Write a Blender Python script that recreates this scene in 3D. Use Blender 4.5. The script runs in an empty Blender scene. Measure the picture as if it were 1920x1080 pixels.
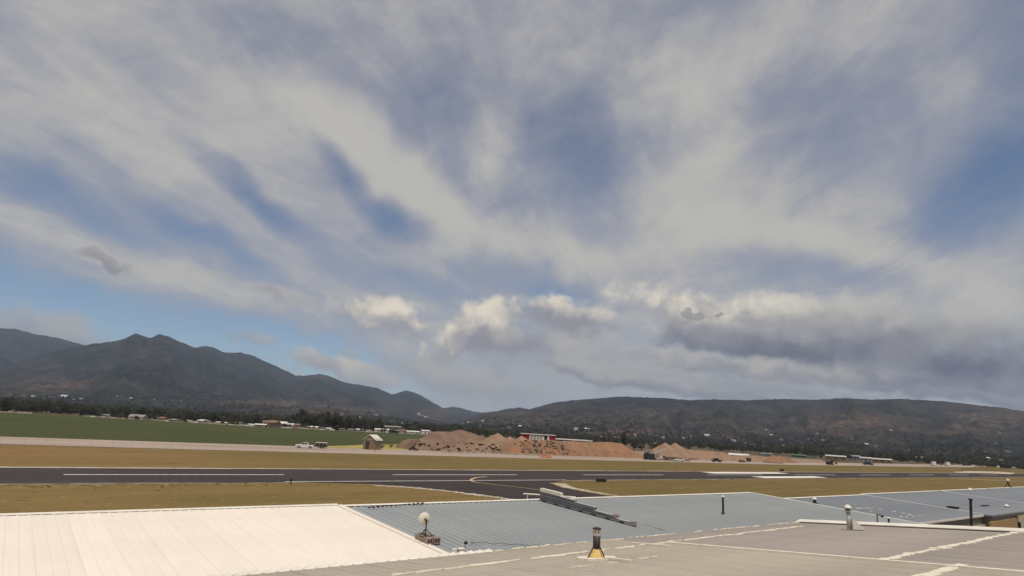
import bpy, bmesh, math, random
import numpy as np
from mathutils import Vector, Matrix

rnd = random.Random(7)
scene = bpy.context.scene
col = scene.collection

# ---------------------------------------------------------------- camera
# world axes: X runs along the runway, Y across it (away from the hangars), Z up, ground at z = 0
CAM_Z = 12.0
FPX, IMG_W, IMG_H = 1150.0, 1920.0, 1080.0
HOR0, HOR_SLOPE, YAW = 745.0, 0.06, math.radians(38.4)
HD = Vector((math.sin(YAW), math.cos(YAW), 0.0))       # compass heading of the view
RT = Vector((math.cos(YAW), -math.sin(YAW), 0.0))
UP = Vector((0, 0, 1))
ROLL = math.atan(HOR_SLOPE)
PITCH = math.atan((HOR0 + HOR_SLOPE * 960 - 540) * math.cos(ROLL) / FPX)
FW = math.cos(PITCH) * HD + math.sin(PITCH) * UP
U0 = -math.sin(PITCH) * HD + math.cos(PITCH) * UP
CR = math.cos(ROLL) * RT + math.sin(ROLL) * U0
CU = -math.sin(ROLL) * RT + math.cos(ROLL) * U0

cam_data = bpy.data.cameras.new("camera")
cam = bpy.data.objects.new("camera", cam_data)
col.objects.link(cam)
m3 = Matrix((CR, CU, -FW)).transposed()
cam.matrix_world = Matrix.Translation((0, 0, CAM_Z)) @ m3.to_4x4()
cam_data.sensor_width = 36.0
cam_data.lens = 36.0 * FPX / IMG_W
cam_data.clip_start = 0.05
cam_data.clip_end = 60000
scene.camera = cam
scene.render.resolution_x, scene.render.resolution_y = 1024, 576


def ray(x, y):
    return (FW + CR * ((x - 960) / FPX) - CU * ((y - 540) / FPX)).normalized()


def azel(x, y):
    d = ray(x, y)
    return math.atan2(d.dot(RT), d.dot(HD)), math.asin(d.z)


def gp(x, y, z=0.0):
    """where the ground (or the level z) lies along a line of sight"""
    d = ray(x, y)
    t = (z - CAM_Z) / d.z
    return Vector((d.x * t, d.y * t, z))


def rp(x, y, a, b):
    """point of the roof plane z = CAM_Z - a + b*Y"""
    d = ray(x, y)
    t = -a / (d.z - b * d.y)
    return Vector((d.x * t, d.y * t, CAM_Z + d.z * t))


def at_range(x, y, r):
    """point at horizontal distance r"""
    d = ray(x, y)
    t = r / math.hypot(d.x, d.y)
    return Vector((d.x * t, d.y * t, CAM_Z + d.z * t))


# ---------------------------------------------------------------- render / view settings
scene.render.engine = 'CYCLES'
scene.cycles.use_denoising = True
scene.cycles.max_bounces = 4
scene.cycles.diffuse_bounces = 2
scene.cycles.glossy_bounces = 2
scene.cycles.use_adaptive_sampling = True
scene.cycles.adaptive_threshold = 0.012
scene.cycles.adaptive_min_samples = 24
scene.cycles.volume_bounces = 1
scene.view_settings.view_transform = 'Standard'
scene.view_settings.look = 'None'
scene.view_settings.exposure = 0.0
scene.view_settings.gamma = 1.0
scene.view_settings.use_curve_mapping = False

# ---------------------------------------------------------------- sun
SUN_AZ, SUN_EL = math.radians(166), math.radians(70)
sun_h = HD * math.cos(SUN_AZ) + RT * math.sin(SUN_AZ)
SUN = (sun_h * math.cos(SUN_EL) + UP * math.sin(SUN_EL)).normalized()
sl = bpy.data.lights.new("sun", 'SUN')
sl.energy = 3.0
sl.angle = math.radians(0.5)
sl.color = (1.0, 0.92, 0.80)
so = bpy.data.objects.new("sun", sl)
col.objects.link(so)
so.rotation_euler = SUN.to_track_quat('Z', 'Y').to_euler()
so.location = (0, 0, 60)

# ---------------------------------------------------------------- world: blue sky with a sheet of cirrus and low cumulus
world = bpy.data.worlds.new("World")
scene.world = world
world.use_nodes = True
wt = world.node_tree
wt.nodes.clear()
world.cycles.sampling_method = 'MANUAL'
world.cycles.sample_map_resolution = 256


class G:
    """small helper that writes node arithmetic"""

    def __init__(self, t):
        self.t = t

    def n(self, kind, **kw):
        x = self.t.nodes.new(kind)
        for k, v in kw.items():
            setattr(x, k, v)
        return x

    def put(self, sock, v):
        if isinstance(v, bpy.types.NodeSocket):
            self.t.links.new(v, sock)
        elif v is not None:
            sock.default_value = v

    def m(self, op, a, b=None, c=None, clamp=False):
        x = self.n('ShaderNodeMath', operation=op, use_clamp=clamp)
        for i, v in enumerate((a, b, c)):
            self.put(x.inputs[i], v)
        return x.outputs[0]

    def vm(self, op, a, b=None, out=0):
        x = self.n('ShaderNodeVectorMath', operation=op)
        self.put(x.inputs[0], a)
        if op == 'SCALE':
            self.put(x.inputs['Scale'], b)
        elif b is not None:
            self.put(x.inputs[1], b)
        return x.outputs[1] if op in ('DOT_PRODUCT', 'LENGTH') else x.outputs[0]

    def noise(self, v, scale, detail=5.0, rough=0.55, dist=0.0, out='Fac', dim='2D'):
        x = self.n('ShaderNodeTexNoise', noise_dimensions=dim)
        self.put(x.inputs['Vector'], v)
        self.put(x.inputs['Scale'], scale)
        self.put(x.inputs['Detail'], detail)
        self.put(x.inputs['Roughness'], rough)
        self.put(x.inputs['Distortion'], dist)
        return x.outputs[out]

    def ss(self, v, lo, hi, a=0.0, b=1.0, kind='SMOOTHSTEP'):
        x = self.n('ShaderNodeMapRange', interpolation_type=kind)
        self.put(x.inputs['Value'], v)
        for i, q in zip((1, 2, 3, 4), (lo, hi, a, b)):
            self.put(x.inputs[i], q)
        return x.outputs[0]

    def mix(self, f, a, b):
        x = self.n('ShaderNodeMix', data_type='RGBA')
        self.put(x.inputs[0], f)
        self.put(x.inputs[6], a if isinstance(a, bpy.types.NodeSocket) else (*a, 1))
        self.put(x.inputs[7], b if isinstance(b, bpy.types.NodeSocket) else (*b, 1))
        return x.outputs[2]

    def mapping(self, v, loc=(0, 0, 0), rot=0.0, scale=(1, 1, 1), kind='TEXTURE'):
        x = self.n('ShaderNodeMapping', vector_type=kind)
        self.put(x.inputs['Vector'], v)
        x.inputs['Location'].default_value = loc
        x.inputs['Rotation'].default_value = (0, 0, rot)
        x.inputs['Scale'].default_value = scale
        return x.outputs[0]

    def sep(self, v):
        x = self.n('ShaderNodeSeparateXYZ')
        self.put(x.inputs[0], v)
        return x.outputs

    def comb(self, a, b, c=0.0):
        x = self.n('ShaderNodeCombineXYZ')
        for i, q in enumerate((a, b, c)):
            self.put(x.inputs[i], q)
        return x.outputs[0]


SKY = 0.107           # strength of the world background
K = 10.0
g = G(wt)
out = g.n('ShaderNodeOutputWorld')
bg = g.n('ShaderNodeBackground')
bg.inputs['Strength'].default_value = SKY
wt.links.new(bg.outputs[0], out.inputs['Surface'])
nish = g.n('ShaderNodeTexSky', sky_type='NISHITA')
nish.sun_disc = False
nish.sun_elevation = SUN_EL
nish.sun_rotation = math.atan2(SUN.x, SUN.y)
nish.altitude = 1700
nish.air_density = 1.0
nish.dust_density = 0.6
nish.ozone_density = 1.5

d = g.n('ShaderNodeTexCoord').outputs['Generated']
dz = g.sep(d)[2]
az = g.m('ARCTAN2', g.vm('DOT_PRODUCT', d, tuple(RT)), g.vm('DOT_PRODUCT', d, tuple(HD)))
el = g.m('ARCSINE', dz)
ae = g.comb(az, el)

# soft warp so that every edge wanders
wn = g.vm('SUBTRACT', g.noise(ae, 6.0, 3.0, 0.55, out='Color'), (0.5, 0.5, 0.5))
aew = g.vm('ADD', ae, g.vm('SCALE', wn, 0.055))
wn2 = g.vm('SUBTRACT', g.noise(ae, 26.0, 5.0, 0.55, out='Color'), (0.5, 0.5, 0.5))
aec = g.vm('ADD', ae, g.vm('SCALE', wn2, 0.028))

# streaks lie on a high flat layer and run towards one point on the horizon
wind = math.radians(15)
wdir = (RT * math.sin(wind) + HD * math.cos(wind))
wperp = (RT * math.cos(wind) - HD * math.sin(wind))
inv = g.m('DIVIDE', 1.0, g.m('MAXIMUM', g.m('ADD', dz, 0.10), 0.03))
pa = g.m('MULTIPLY', g.vm('DOT_PRODUCT', d, tuple(wdir)), inv)
pb = g.m('MULTIPLY', g.vm('DOT_PRODUCT', d, tuple(wperp)), inv)
pl = g.comb(g.m('MULTIPLY', pa, 0.36), pb, 0.0)
plw = g.vm('ADD', pl, g.vm('SCALE', g.vm('SUBTRACT', g.noise(pl, 1.6, 3.0, 0.5, out='Color'), (0.5, 0.5, 0.5)), 0.55))
streak = g.noise(plw, 1.7, 8.0, 0.50)
fine = g.noise(g.mapping(plw, (0, 0, 0), 0.5, (0.7, 1, 1)), 5.0, 9.0, 0.64)
broad = g.noise(g.comb(g.m('MULTIPLY', pa, 0.5), g.m('ADD', pb, 3.7), 0.0), 0.9, 3.0, 0.5)

PX = 1.0 / 1180.0


def blob(vec, x, y, rx, ry, ang=0.0, lo=1.15, hi=0.05):
    a0, e0 = azel(x, y)
    c = 1.0 / max(0.35, math.cos(e0))
    v = g.mapping(vec, (a0, e0, 0), math.radians(-ang) - ROLL * 0.9, (rx * PX * c * 0.93, ry * PX, 1))
    return g.ss(g.vm('LENGTH', v), lo, hi)


# clear gaps in the cirrus, and brighter thick places: x, y, half length, half width, tilt, weight
GAPS = [(180, 590, 430, 62, 10, 1.2), (560, 650, 330, 62, 12, 1.15), (745, 410, 90, 52, 20, 0.66),
        (485, 376, 190, 36, 25, 0.60), (80, 368, 180, 52, 12, 0.55), (645, 332, 120, 34, 32, 0.46),
        (430, 478, 220, 30, 18, 0.52), (1075, 275, 150, 150, 20, 0.40), (1850, 335, 170, 115, -30, 0.85),
        (1940, 120, 90, 170, -20, 0.35), (1610, 520, 200, 45, 12, 0.34), (760, 535, 200, 40, 5, 0.42),
        (820, 175, 260, 170, 40, 0.16), (1560, 260, 230, 140, -10, 0.22), (1040, 560, 90, 40, 0, 0.4)]
THICK = [(330, 170, 430, 190, 18, 0.22), (730, 300, 280, 60, 26, 0.42), (930, 275, 70, 110, 10, 0.35), (300, 300, 260, 60, 25, 0.2),
         (1300, 130, 150, 120, 0, 0.36), (1330, 330, 160, 220, 0, 0.30), (1520, 450, 300, 45, 10, 0.42),
         (980, 440, 330, 60, 6, 0.34), (350, 530, 420, 34, 10, 0.55), (1100, 500, 420, 60, 4, 0.30),
         (1750, 560, 260, 110, -8, 0.30), (620, 250, 220, 40, 28, 0.30)]
mott = g.noise(g.mapping(aew, (0, 0, 0), 0.25, (1.5, 0.8, 1)), 5.5, 9.0, 0.62)
dens = g.m('ADD', g.m('MULTIPLY', streak, 0.34), g.m('MULTIPLY', broad, 0.30))
dens = g.m('ADD', dens, g.m('MULTIPLY', mott, 1.05))
dens = g.m('ADD', dens, g.m('MULTIPLY', fine, 0.34))
dens = g.m('SUBTRACT', dens, 0.30)
for (x, y, rx, ry, an, w) in GAPS:
    dens = g.m('SUBTRACT', dens, g.m('MULTIPLY', blob(aew, x, y, rx, ry, an), w))
for (x, y, rx, ry, an, w) in THICK:
    dens = g.m('ADD', dens, g.m('MULTIPLY', blob(aew, x, y, rx, ry, an), w))
cover = g.ss(dens, -0.25, 1.02, 0.02, 0.94)
lum = g.ss(g.m('ADD', g.m('MULTIPLY', dens, 0.70), g.m('MULTIPLY', fine, 0.40)), 0.50, 1.10)


def c3(*v):
    return tuple(q * K for q in v)


cirrus = g.mix(lum, c3(.345, .343, .374), c3(.492, .474, .428))
blue = g.vm('MULTIPLY', nish.outputs[0], (0.80, 0.80, 0.80))
sky = g.mix(cover, blue, cirrus)

# low pale veil towards the horizon
veil = g.m('MULTIPLY', g.ss(el, 0.16, 0.01), g.ss(g.noise(aew, 5.0, 5.0, 0.55), 0.30, 0.75, 0.25, 1.0))
veil = g.m('MULTIPLY', veil, g.ss(az, -0.22, 0.10, 0.0, 1.0))
sky = g.mix(g.m('MULTIPLY', veil, 0.8), sky, c3(.43, .42, .40))

# cumulus: x, y, half length, half height, tilt, top colour, foot colour, opacity, softness
puff = g.noise(ae, 15.0, 8.0, 0.55, 0.25)
puff2 = g.noise(g.mapping(ae, (0.3, 0.1, 0), 0, (1, 0.4, 1)), 10.0, 7.0, 0.55, 0.2)
CREAM, GREY, DARK, MID = (.76, .68, .55), (.27, .262, .28), (.145, .150, .190), (.41, .39, .36)
CUM = [(60, 612, 150, 40, 4, MID, (.29, .29, .33), .75, .8), (470, 634, 62, 13, 2, MID, (.30, .31, .34), .65, .7),
       (650, 690, 150, 30, 8, (.62, .56, .46), (.34, .335, .34), .92, .35), (650, 662, 70, 10, 4, MID, (.32, .32, .34), .5, .8),
       (860, 715, 260, 38, 4, (.42, .40, .36), (.33, .335, .34), .85, .6),
       (1000, 645, 320, 85, 2, (.47, .45, .405), (.31, .31, .33), .88, .7),
       (725, 592, 125, 40, 4, CREAM, (.32, .31, .325), .95, .5), (888, 622, 118, 60, -30, CREAM, (.27, .265, .295), .97, .42),
       (1058, 592, 142, 46, 3, (.70, .63, .52), (.27, .265, .29), .95, .4), (960, 640, 150, 34, 0, (.40, .38, .36), (.25, .25, .28), .85, .6),
       (1430, 600, 340, 64, 5, (.76, .685, .555), (.33, .32, .32), .94, .55), (1660, 610, 260, 50, 4, (.40, .385, .36), (.27, .27, .29), .8, .7),
       (1490, 655, 400, 42, 3, (.25, .245, .265), (.118, .124, .162), .92, .6), (1800, 690, 410, 72, 3, (.22, .22, .25), (.095, .102, .142), .94, .65),
       (1620, 706, 330, 26, 2, (.26, .26, .29), (.17, .175, .21), .7, .6),
       (1400, 692, 260, 30, 3, (.48, .45, .40), (.25, .25, .27), .85, .5), (1260, 720, 340, 24, 3, (.42, .40, .375), (.23, .235, .26), .88, .35),
       (1560, 742, 460, 16, 3, (.36, .355, .35), (.24, .245, .27), .75, .7), (1840, 745, 200, 13, 4, (.30, .30, .31), (.16, .165, .20), .7, .7),
       (205, 492, 62, 14, 8, (.33, .315, .32), (.235, .23, .245), .8, .5), (525, 548, 80, 18, 4, (.44, .42, .39), (.32, .31, .33), .7, .6),
       (1302, 590, 26, 9, 3, (.27, .265, .27), (.25, .245, .255), .8, .4), (1346, 588, 14, 7, -10, (.27, .265, .27), (.25, .245, .255), .8, .4)]
for (x, y, rx, ry, an, ctop, cfoot, op, soft) in CUM:
    a0, e0 = azel(x, y)
    c = 1.0 / max(0.35, math.cos(e0))
    v = g.mapping(aec, (a0, e0, 0), math.radians(-an) - ROLL * 0.9, (rx * PX * c * 0.95, ry * PX, 1))
    r = g.vm('LENGTH', v)
    body = g.m('ADD', g.m('SUBTRACT', 1.0, r), g.m('MULTIPLY', g.m('SUBTRACT', puff, 0.45), 1.15))
    body = g.m('ADD', body, g.m('MULTIPLY', g.m('SUBTRACT', puff2, 0.5), 0.6))
    msk = g.ss(body, 0.08, 0.08 + 0.15 + soft * 0.85, 0.0, op)
    vy = g.sep(v)[1]
    sh = g.ss(g.m('ADD', vy, g.m('MULTIPLY', g.m('SUBTRACT', puff, 0.5), 2.6)), -0.55, 0.75)
    sky = g.mix(msk, sky, g.mix(sh, c3(*cfoot), c3(*ctop)))
wt.links.new(sky, bg.inputs['Color'])

# ================================================================ helpers
def tag(o, label=None, cat=None, group=None, kind=None):
    if label:
        o['label'] = label
    if cat:
        o['category'] = cat
    if group:
        o['group'] = group
    if kind:
        o['kind'] = kind
    return o


def thing(name, label, cat, loc=(0, 0, 0), rz=0.0, group=None):
    o = bpy.data.objects.new(name, None)
    o.empty_display_size = 0.2
    col.objects.link(o)
    o.location = loc
    o.rotation_euler = (0, 0, rz)
    return tag(o, label, cat, group)


def link_mesh(name, me, parent=None, loc=(0, 0, 0)):
    o = bpy.data.objects.new(name, me)
    col.objects.link(o)
    o.parent = parent
    o.location = loc
    return o


class MB:
    """collects simple solids and links them as one mesh"""

    def __init__(self):
        self.v, self.f, self.mi = [], [], []

    def add(self, vs, fs, mi=0):
        o = len(self.v)
        self.v += [tuple(q) for q in vs]
        self.f += [tuple(i + o for i in f) for f in fs]
        self.mi += [mi] * len(fs)
        return self

    def box(self, x0, x1, y0, y1, z0, z1, mi=0):
        vs = [(x, y, z) for z in (z0, z1) for (x, y) in ((x0, y0), (x1, y0), (x1, y1), (x0, y1))]
        return self.add(vs, [(3, 2, 1, 0), (4, 5, 6, 7), (0, 1, 5, 4), (1, 2, 6, 5), (2, 3, 7, 6), (3, 0, 4, 7)], mi)

    def hexa(self, q, mi=0):
        """eight corners, bottom ring then top ring"""
        return self.add(q, [(3, 2, 1, 0), (4, 5, 6, 7), (0, 1, 5, 4), (1, 2, 6, 5), (2, 3, 7, 6), (3, 0, 4, 7)], mi)

    def tube(self, p0, p1, r0, r1=None, n=8, mi=0):
        r1 = r0 if r1 is None else r1
        p0, p1 = Vector(p0), Vector(p1)
        ax = (p1 - p0).normalized()
        a = ax.orthogonal().normalized()
        b = ax.cross(a)
        vs = []
        for (p, r) in ((p0, r0), (p1, r1)):
            for i in range(n):
                t = 2 * math.pi * i / n
                vs.append(p + a * (r * math.cos(t)) + b * (r * math.sin(t)))
        fs = [(i, (i + 1) % n, n + (i + 1) % n, n + i) for i in range(n)]
        fs += [tuple(range(n - 1, -1, -1)), tuple(range(n, 2 * n))]
        return self.add(vs, fs, mi)

    def lathe(self, c, prof, n=14, mi=0):
        c = Vector(c)
        vs, fs = [], []
        for (r, z) in prof:
            for i in range(n):
                t = 2 * math.pi * i / n
                vs.append(c + Vector((r * math.cos(t), r * math.sin(t), z)))
        for k in range(len(prof) - 1):
            for i in range(n):
                j = (i + 1) % n
                fs.append((k * n + i, k * n + j, (k + 1) * n + j, (k + 1) * n + i))
        fs.append(tuple(range(n - 1, -1, -1)))
        fs.append(tuple(range((len(prof) - 1) * n, len(prof) * n)))
        return self.add(vs, fs, mi)

    def prism(self, poly, y0, y1, mi=0):
        """polygon in x,z pushed along y"""
        n = len(poly)
        vs = [(x, y0, z) for (x, z) in poly] + [(x, y1, z) for (x, z) in poly]
        fs = [tuple(range(n)), tuple(range(2 * n - 1, n - 1, -1))]
        fs += [(i, n + i, n + (i + 1) % n, (i + 1) % n) for i in range(n)]
        return self.add(vs, fs, mi)

    def mesh(self, name, mats, smooth=False):
        me = bpy.data.meshes.new(name)
        me.from_pydata(self.v, [], self.f)
        for m in (mats if isinstance(mats, (list, tuple)) else [mats]):
            me.materials.append(m)
        if any(self.mi):
            me.polygons.foreach_set('material_index', self.mi)
        if smooth:
            me.polygons.foreach_set('use_smooth', [True] * len(me.polygons))
        me.update()
        return me

    def build(self, name, mats, parent=None, smooth=False, loc=(0, 0, 0)):
        return link_mesh(name, self.mesh(name, mats, smooth), parent, loc)


def grid_mesh(name, P, mat, smooth=True):
    """P: array rows x cols x 3"""
    R, C = P.shape[:2]
    i = np.arange(R * C).reshape(R, C)
    f = np.stack([i[:-1, :-1], i[:-1, 1:], i[1:, 1:], i[1:, :-1]], -1).reshape(-1, 4)
    me = bpy.data.meshes.new(name)
    me.from_pydata(P.reshape(-1, 3).tolist(), [], f.tolist())
    me.materials.append(mat)
    if smooth:
        me.polygons.foreach_set('use_smooth', [True] * len(me.polygons))
    me.update()
    return me


def _hash(ix, iy, seed):
    h = (ix.astype(np.int64) * 374761393 + iy.astype(np.int64) * 668265263 + seed * 1442695041) & 0x7fffffff
    h = ((h ^ (h >> 13)) * 1274126177) & 0x7fffffff
    return ((h ^ (h >> 16)) & 0xffff) / 65535.0


def vnoise(x, y, seed=0):
    x, y = np.asarray(x, float), np.asarray(y, float)
    ix, iy = np.floor(x), np.floor(y)
    fx, fy = x - ix, y - iy
    fx, fy = fx * fx * (3 - 2 * fx), fy * fy * (3 - 2 * fy)
    a, b = _hash(ix, iy, seed), _hash(ix + 1, iy, seed)
    c, d_ = _hash(ix, iy + 1, seed), _hash(ix + 1, iy + 1, seed)
    return (a * (1 - fx) + b * fx) * (1 - fy) + (c * (1 - fx) + d_ * fx) * fy


def fbm(x, y, seed=0, octs=5, gain=0.5):
    s, a, t = 0.0, 1.0, 0.0
    for k in range(octs):
        s = s + a * vnoise(np.asarray(x) * 2 ** k + 17.3 * k, np.asarray(y) * 2 ** k - 9.1 * k, seed + k)
        t += a
        a *= gain
    return s / t


# ================================================================ materials
def new_mat(name):
    m = bpy.data.materials.new(name)
    m.use_nodes = True
    t = m.node_tree
    t.nodes.clear()
    gg = G(t)
    o = gg.n('ShaderNodeOutputMaterial')
    b = gg.n('ShaderNodeBsdfPrincipled')
    t.links.new(b.outputs[0], o.inputs['Surface'])
    return m, gg, b


def mat(name, c1, c2=None, scale=1.0, rough=0.85, detail=5.0, lo=0.35, hi=0.65, bump=0.0, bscale=None, metal=0.0, spec=0.3,
        stretch=(1, 1, 1), jitter=0.0, streak=None):
    """noise-mottled surface"""
    m, q, b = new_mat(name)
    co = q.n('ShaderNodeTexCoord').outputs['Object']
    v = q.mapping(co, scale=stretch, kind='POINT')
    c2 = c2 or tuple(k * 0.8 for k in c1)
    nz = q.noise(v, scale, detail, 0.6, dim='3D')
    f = q.ss(nz, lo, hi)
    c = q.mix(f, c1, c2)
    if streak:
        s2 = q.ss(q.noise(q.mapping(co, scale=streak[0], kind='POINT'), 1.0, 4.0, 0.6, dim='3D'), 0.48, 0.75, 0.0, streak[2])
        c = q.mix(s2, c, streak[1])
    if jitter:
        r = q.n('ShaderNodeObjectInfo').outputs['Random']
        k = q.ss(r, 0.0, 1.0, 1 - jitter, 1 + jitter, 'LINEAR')
        c = q.vm('SCALE', c, k)
    q.put(b.inputs['Base Color'], c)
    b.inputs['Roughness'].default_value = rough
    b.inputs['Metallic'].default_value = metal
    b.inputs['Specular IOR Level'].default_value = spec
    if bump:
        bp = q.n('ShaderNodeBump')
        bp.inputs['Strength'].default_value = bump
        bp.inputs['Distance'].default_value = 0.1
        q.put(bp.inputs['Height'], q.noise(v, bscale or scale * 4, 5.0, 0.6, dim='3D'))
        q.t.links.new(bp.outputs[0], b.inputs['Normal'])
    return m


MT = {}
MT['asphalt'] = mat('asphalt', (.050, .041, .039), (.062, .051, .049), 0.08, 0.95, spec=.08, stretch=(.25, 1, 1), lo=.3, hi=.7,
                    streak=((.01, .25, 1), (.085, .074, .071), .75))
MT['taxi'] = mat('taxi_asphalt', (.045, .037, .035), (.055, .045, .043), 0.12, 0.95, spec=.08, streak=((.03, .2, 1), (.058, .050, .049), .4))
MT['paint_white'] = mat('white_paint', (.60, .58, .565), (.30, .285, .275), 1.3, 0.7, lo=.42, hi=.70)
MT['paint_bright'] = mat('bright_white_paint', (.82, .78, .70), (.7, .66, .6), 0.5, 0.7, lo=.4, hi=.9)
MT['paint_yellow'] = mat('yellow_paint', (.62, .43, .22), (.45, .31, .16), 0.8, 0.7)
MT['gravel'] = mat('road_gravel', (.40, .315, .26), (.31, .245, .20), 0.05, 0.95, detail=8, stretch=(.3, 1, 1), lo=.35, hi=.65,
                   streak=((.012, .16, 1), (.24, .19, .15), .6))
MT['gravel_pale'] = mat('pale_gravel', (.52, .44, .35), (.36, .29, .21), 0.35, 0.95, detail=8)
MT['field'] = mat('field_crop', (.054, .064, .021), (.068, .072, .025), 0.012, 0.95, stretch=(.4, 1, 1), detail=6,
                  streak=((.01, .08, 1), (.045, .055, .018), .6), spec=0.1)
MT['dirt'] = mat('yard_dirt', (.30, .21, .15), (.235, .16, .11), 0.08, 0.95, detail=7)
MT['mound_brown'] = mat('mound_brown', (.235, .148, .105), (.165, .105, .076), 0.16, 0.95, detail=8, bump=.6, bscale=.5,
                        streak=((.05, .05, .2), (.27, .17, .115), .8))
MT['mound_orange'] = mat('mound_orange', (.29, .148, .078), (.215, .125, .08), 0.09, 0.95, detail=8, bump=.6, bscale=.5,
                         streak=((.12, .12, .02), (.285, .185, .115), .8))
MT['mound_tan'] = mat('mound_tan', (.295, .19, .122), (.235, .15, .098), 0.2, 0.95, detail=8, bump=.5, bscale=.6)
MT['rock'] = mat('rubble_rock', (.23, .175, .13), (.07, .055, .045), 0.5, 0.95, detail=3, lo=.3, hi=.6)
MT['bush'] = mat('bush_leaf', (.035, .040, .018), (.060, .058, .028), 0.5, 0.9, spec=.1)
MT['leaf'] = mat('tree_leaf', (.076, .074, .050), (.115, .108, .074), 0.25, 0.9, lo=.3, hi=.7, jitter=.35, spec=.1)
MT['leaf2'] = mat('tree_leaf_light', (.080, .080, .046), (.12, .11, .066), 0.25, 0.9, lo=.3, hi=.7, jitter=.3, spec=.1)
MT['bark'] = mat('bark', (.085, .062, .045), (.05, .04, .03), 2.0, 0.95)
MT['yellow_grass'] = mat('yellow_grass', (.40, .33, .10), (.25, .22, .07), 0.06, 0.95, detail=8, spec=.1)
MT['tuft'] = mat('grass_tuft', (.16, .115, .045), (.10, .08, .03), 0.4, 0.95, spec=.1)
MT['tuft_dark'] = mat('dark_grass_tuft', (.075, .058, .025), (.05, .042, .02), 0.4, 0.95, spec=.1)
MT['tuft_pale'] = mat('pale_grass_tuft', (.34, .26, .13), (.26, .19, .09), 0.4, 0.95, spec=.1)
MT['black'] = mat('black_rubber', (.015, .015, .016), (.022, .022, .022), 3, 0.8)
MT['dark_metal'] = mat('dark_metal', (.030, .027, .027), (.05, .045, .042), 4, 0.6, metal=.3)
MT['glass_dark'] = mat('dark_glass', (.012, .014, .016), (.02, .022, .025), 2, 0.12, spec=.6)
MT['car_white'] = mat('white_car_paint', (.78, .75, .68), (.70, .67, .60), 1, 0.35, spec=.5)
MT['car_dark'] = mat('dark_car_paint', (.025, .022, .022), (.035, .03, .03), 1, 0.35, spec=.5)
MT['car_red'] = mat('maroon_car_paint', (.085, .022, .018), (.06, .018, .015), 1, 0.35, spec=.5)
MT['car_silver'] = mat('silver_car_paint', (.42, .40, .37), (.36, .34, .31), 1, 0.35, spec=.5, metal=.3)
MT['orange'] = mat('orange_plastic', (.72, .17, .035), (.58, .13, .03), 0.8, 0.6)
MT['roof_white'] = mat('white_roof_sheet', (.84, .755, .66), (.79, .705, .61), 0.30, 0.55, spec=.25, jitter=.025, detail=7, streak=((2.5, .06, 1), (.72, .63, .53), .35))
MT['roof_blue'] = mat('galvanised_roof_sheet', (.350, .365, .365), (.305, .322, .325), 0.25, 0.5, detail=7, spec=.3, metal=.15, jitter=.03,
                      streak=((3.0, .12, 1), (.38, .38, .365), .5))
MT['roof_blue_dark'] = mat('blue_roof_sheet', (.255, .27, .29), (.22, .237, .26), 0.25, 0.5, detail=7, spec=.3, metal=.15, jitter=.03)
MT['roof_gray'] = mat('weathered_grey_roof_sheet', (.44, .385, .315), (.365, .318, .262), 0.30, 0.7, detail=9, spec=.2, jitter=.035,
                      streak=((2.6, .10, 1), (.30, .26, .215), .40))
MT['roof_mauve'] = mat('faded_grey_roof_sheet', (.375, .325, .29), (.31, .27, .24), 0.30, 0.7, detail=9, spec=.2, jitter=.035,
                       streak=((2.6, .10, 1), (.26, .225, .20), .45))
MT['r_pale'] = mat('pale_roof', (.50, .47, .42), (.42, .40, .36), .5, .7)
MT['sealant'] = mat('white_sealant', (.78, .71, .58), (.62, .56, .44), 4.0, 0.7, lo=.4, hi=.8)
MT['trim_white'] = mat('white_trim', (.80, .75, .66), (.70, .65, .56), 1.0, 0.5)
MT['wall_gray'] = mat('grey_wall_sheet', (.23, .195, .165), (.195, .165, .14), 0.6, 0.7, streak=((4, 4, .1), (.17, .15, .13), .5))
MT['wall_tan'] = mat('tan_door_sheet', (.42, .27, .12), (.37, .24, .105), 0.6, 0.65)
MT['wall_cream'] = mat('cream_door_sheet', (.52, .45, .31), (.46, .40, .27), 0.6, 0.65)
MT['vent_gray'] = mat('galvanised_vent', (.46, .455, .43), (.39, .385, .365), 3.0, 0.5, metal=.1)
MT['parapet'] = mat('parapet_flashing', (.19, .19, .186), (.155, .155, .155), 0.8, 0.6, metal=.1)  # grey darkened to carry the shade on the stepped duct sides
MT['cmu'] = mat('concrete_block', (.34, .27, .22), (.26, .205, .165), 9.0, 0.95, detail=8, bump=.5, bscale=40)
MT['dish'] = mat('dish_plastic', (.74, .69, .56), (.68, .63, .50), 3.0, 0.4)
MT['foam'] = mat('yellow_foam', (.80, .56, .22), (.70, .46, .15), 8.0, 0.8, bump=.4, bscale=30)
MT['steel_bright'] = mat('bright_steel', (.66, .57, .44), (.50, .43, .33), 6.0, 0.4, metal=.1)
MT['pipe_dark'] = mat('sooty_pipe', (.045, .032, .032), (.065, .048, .045), 5.0, 0.55)
for nm, c in (('white', (.70, .67, .62)), ('cream', (.52, .43, .32)), ('brown', (.21, .135, .09)), ('grey', (.28, .26, .245)),
              ('pink', (.40, .25, .19)), ('tan', (.38, .29, .20)), ('red', (.30, .018, .028)), ('blue', (.16, .19, .24)), ('green', (.07, .13, .085)),
              ('dark', (.05, .045, .042))):
    MT['w_' + nm] = mat(nm + '_wall', c, tuple(k * .86 for k in c), 0.7, 0.8)
    MT['r_' + nm] = mat(nm + '_roof', tuple(k * 1.02 for k in c), tuple(k * .84 for k in c), 0.5, 0.7)


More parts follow.
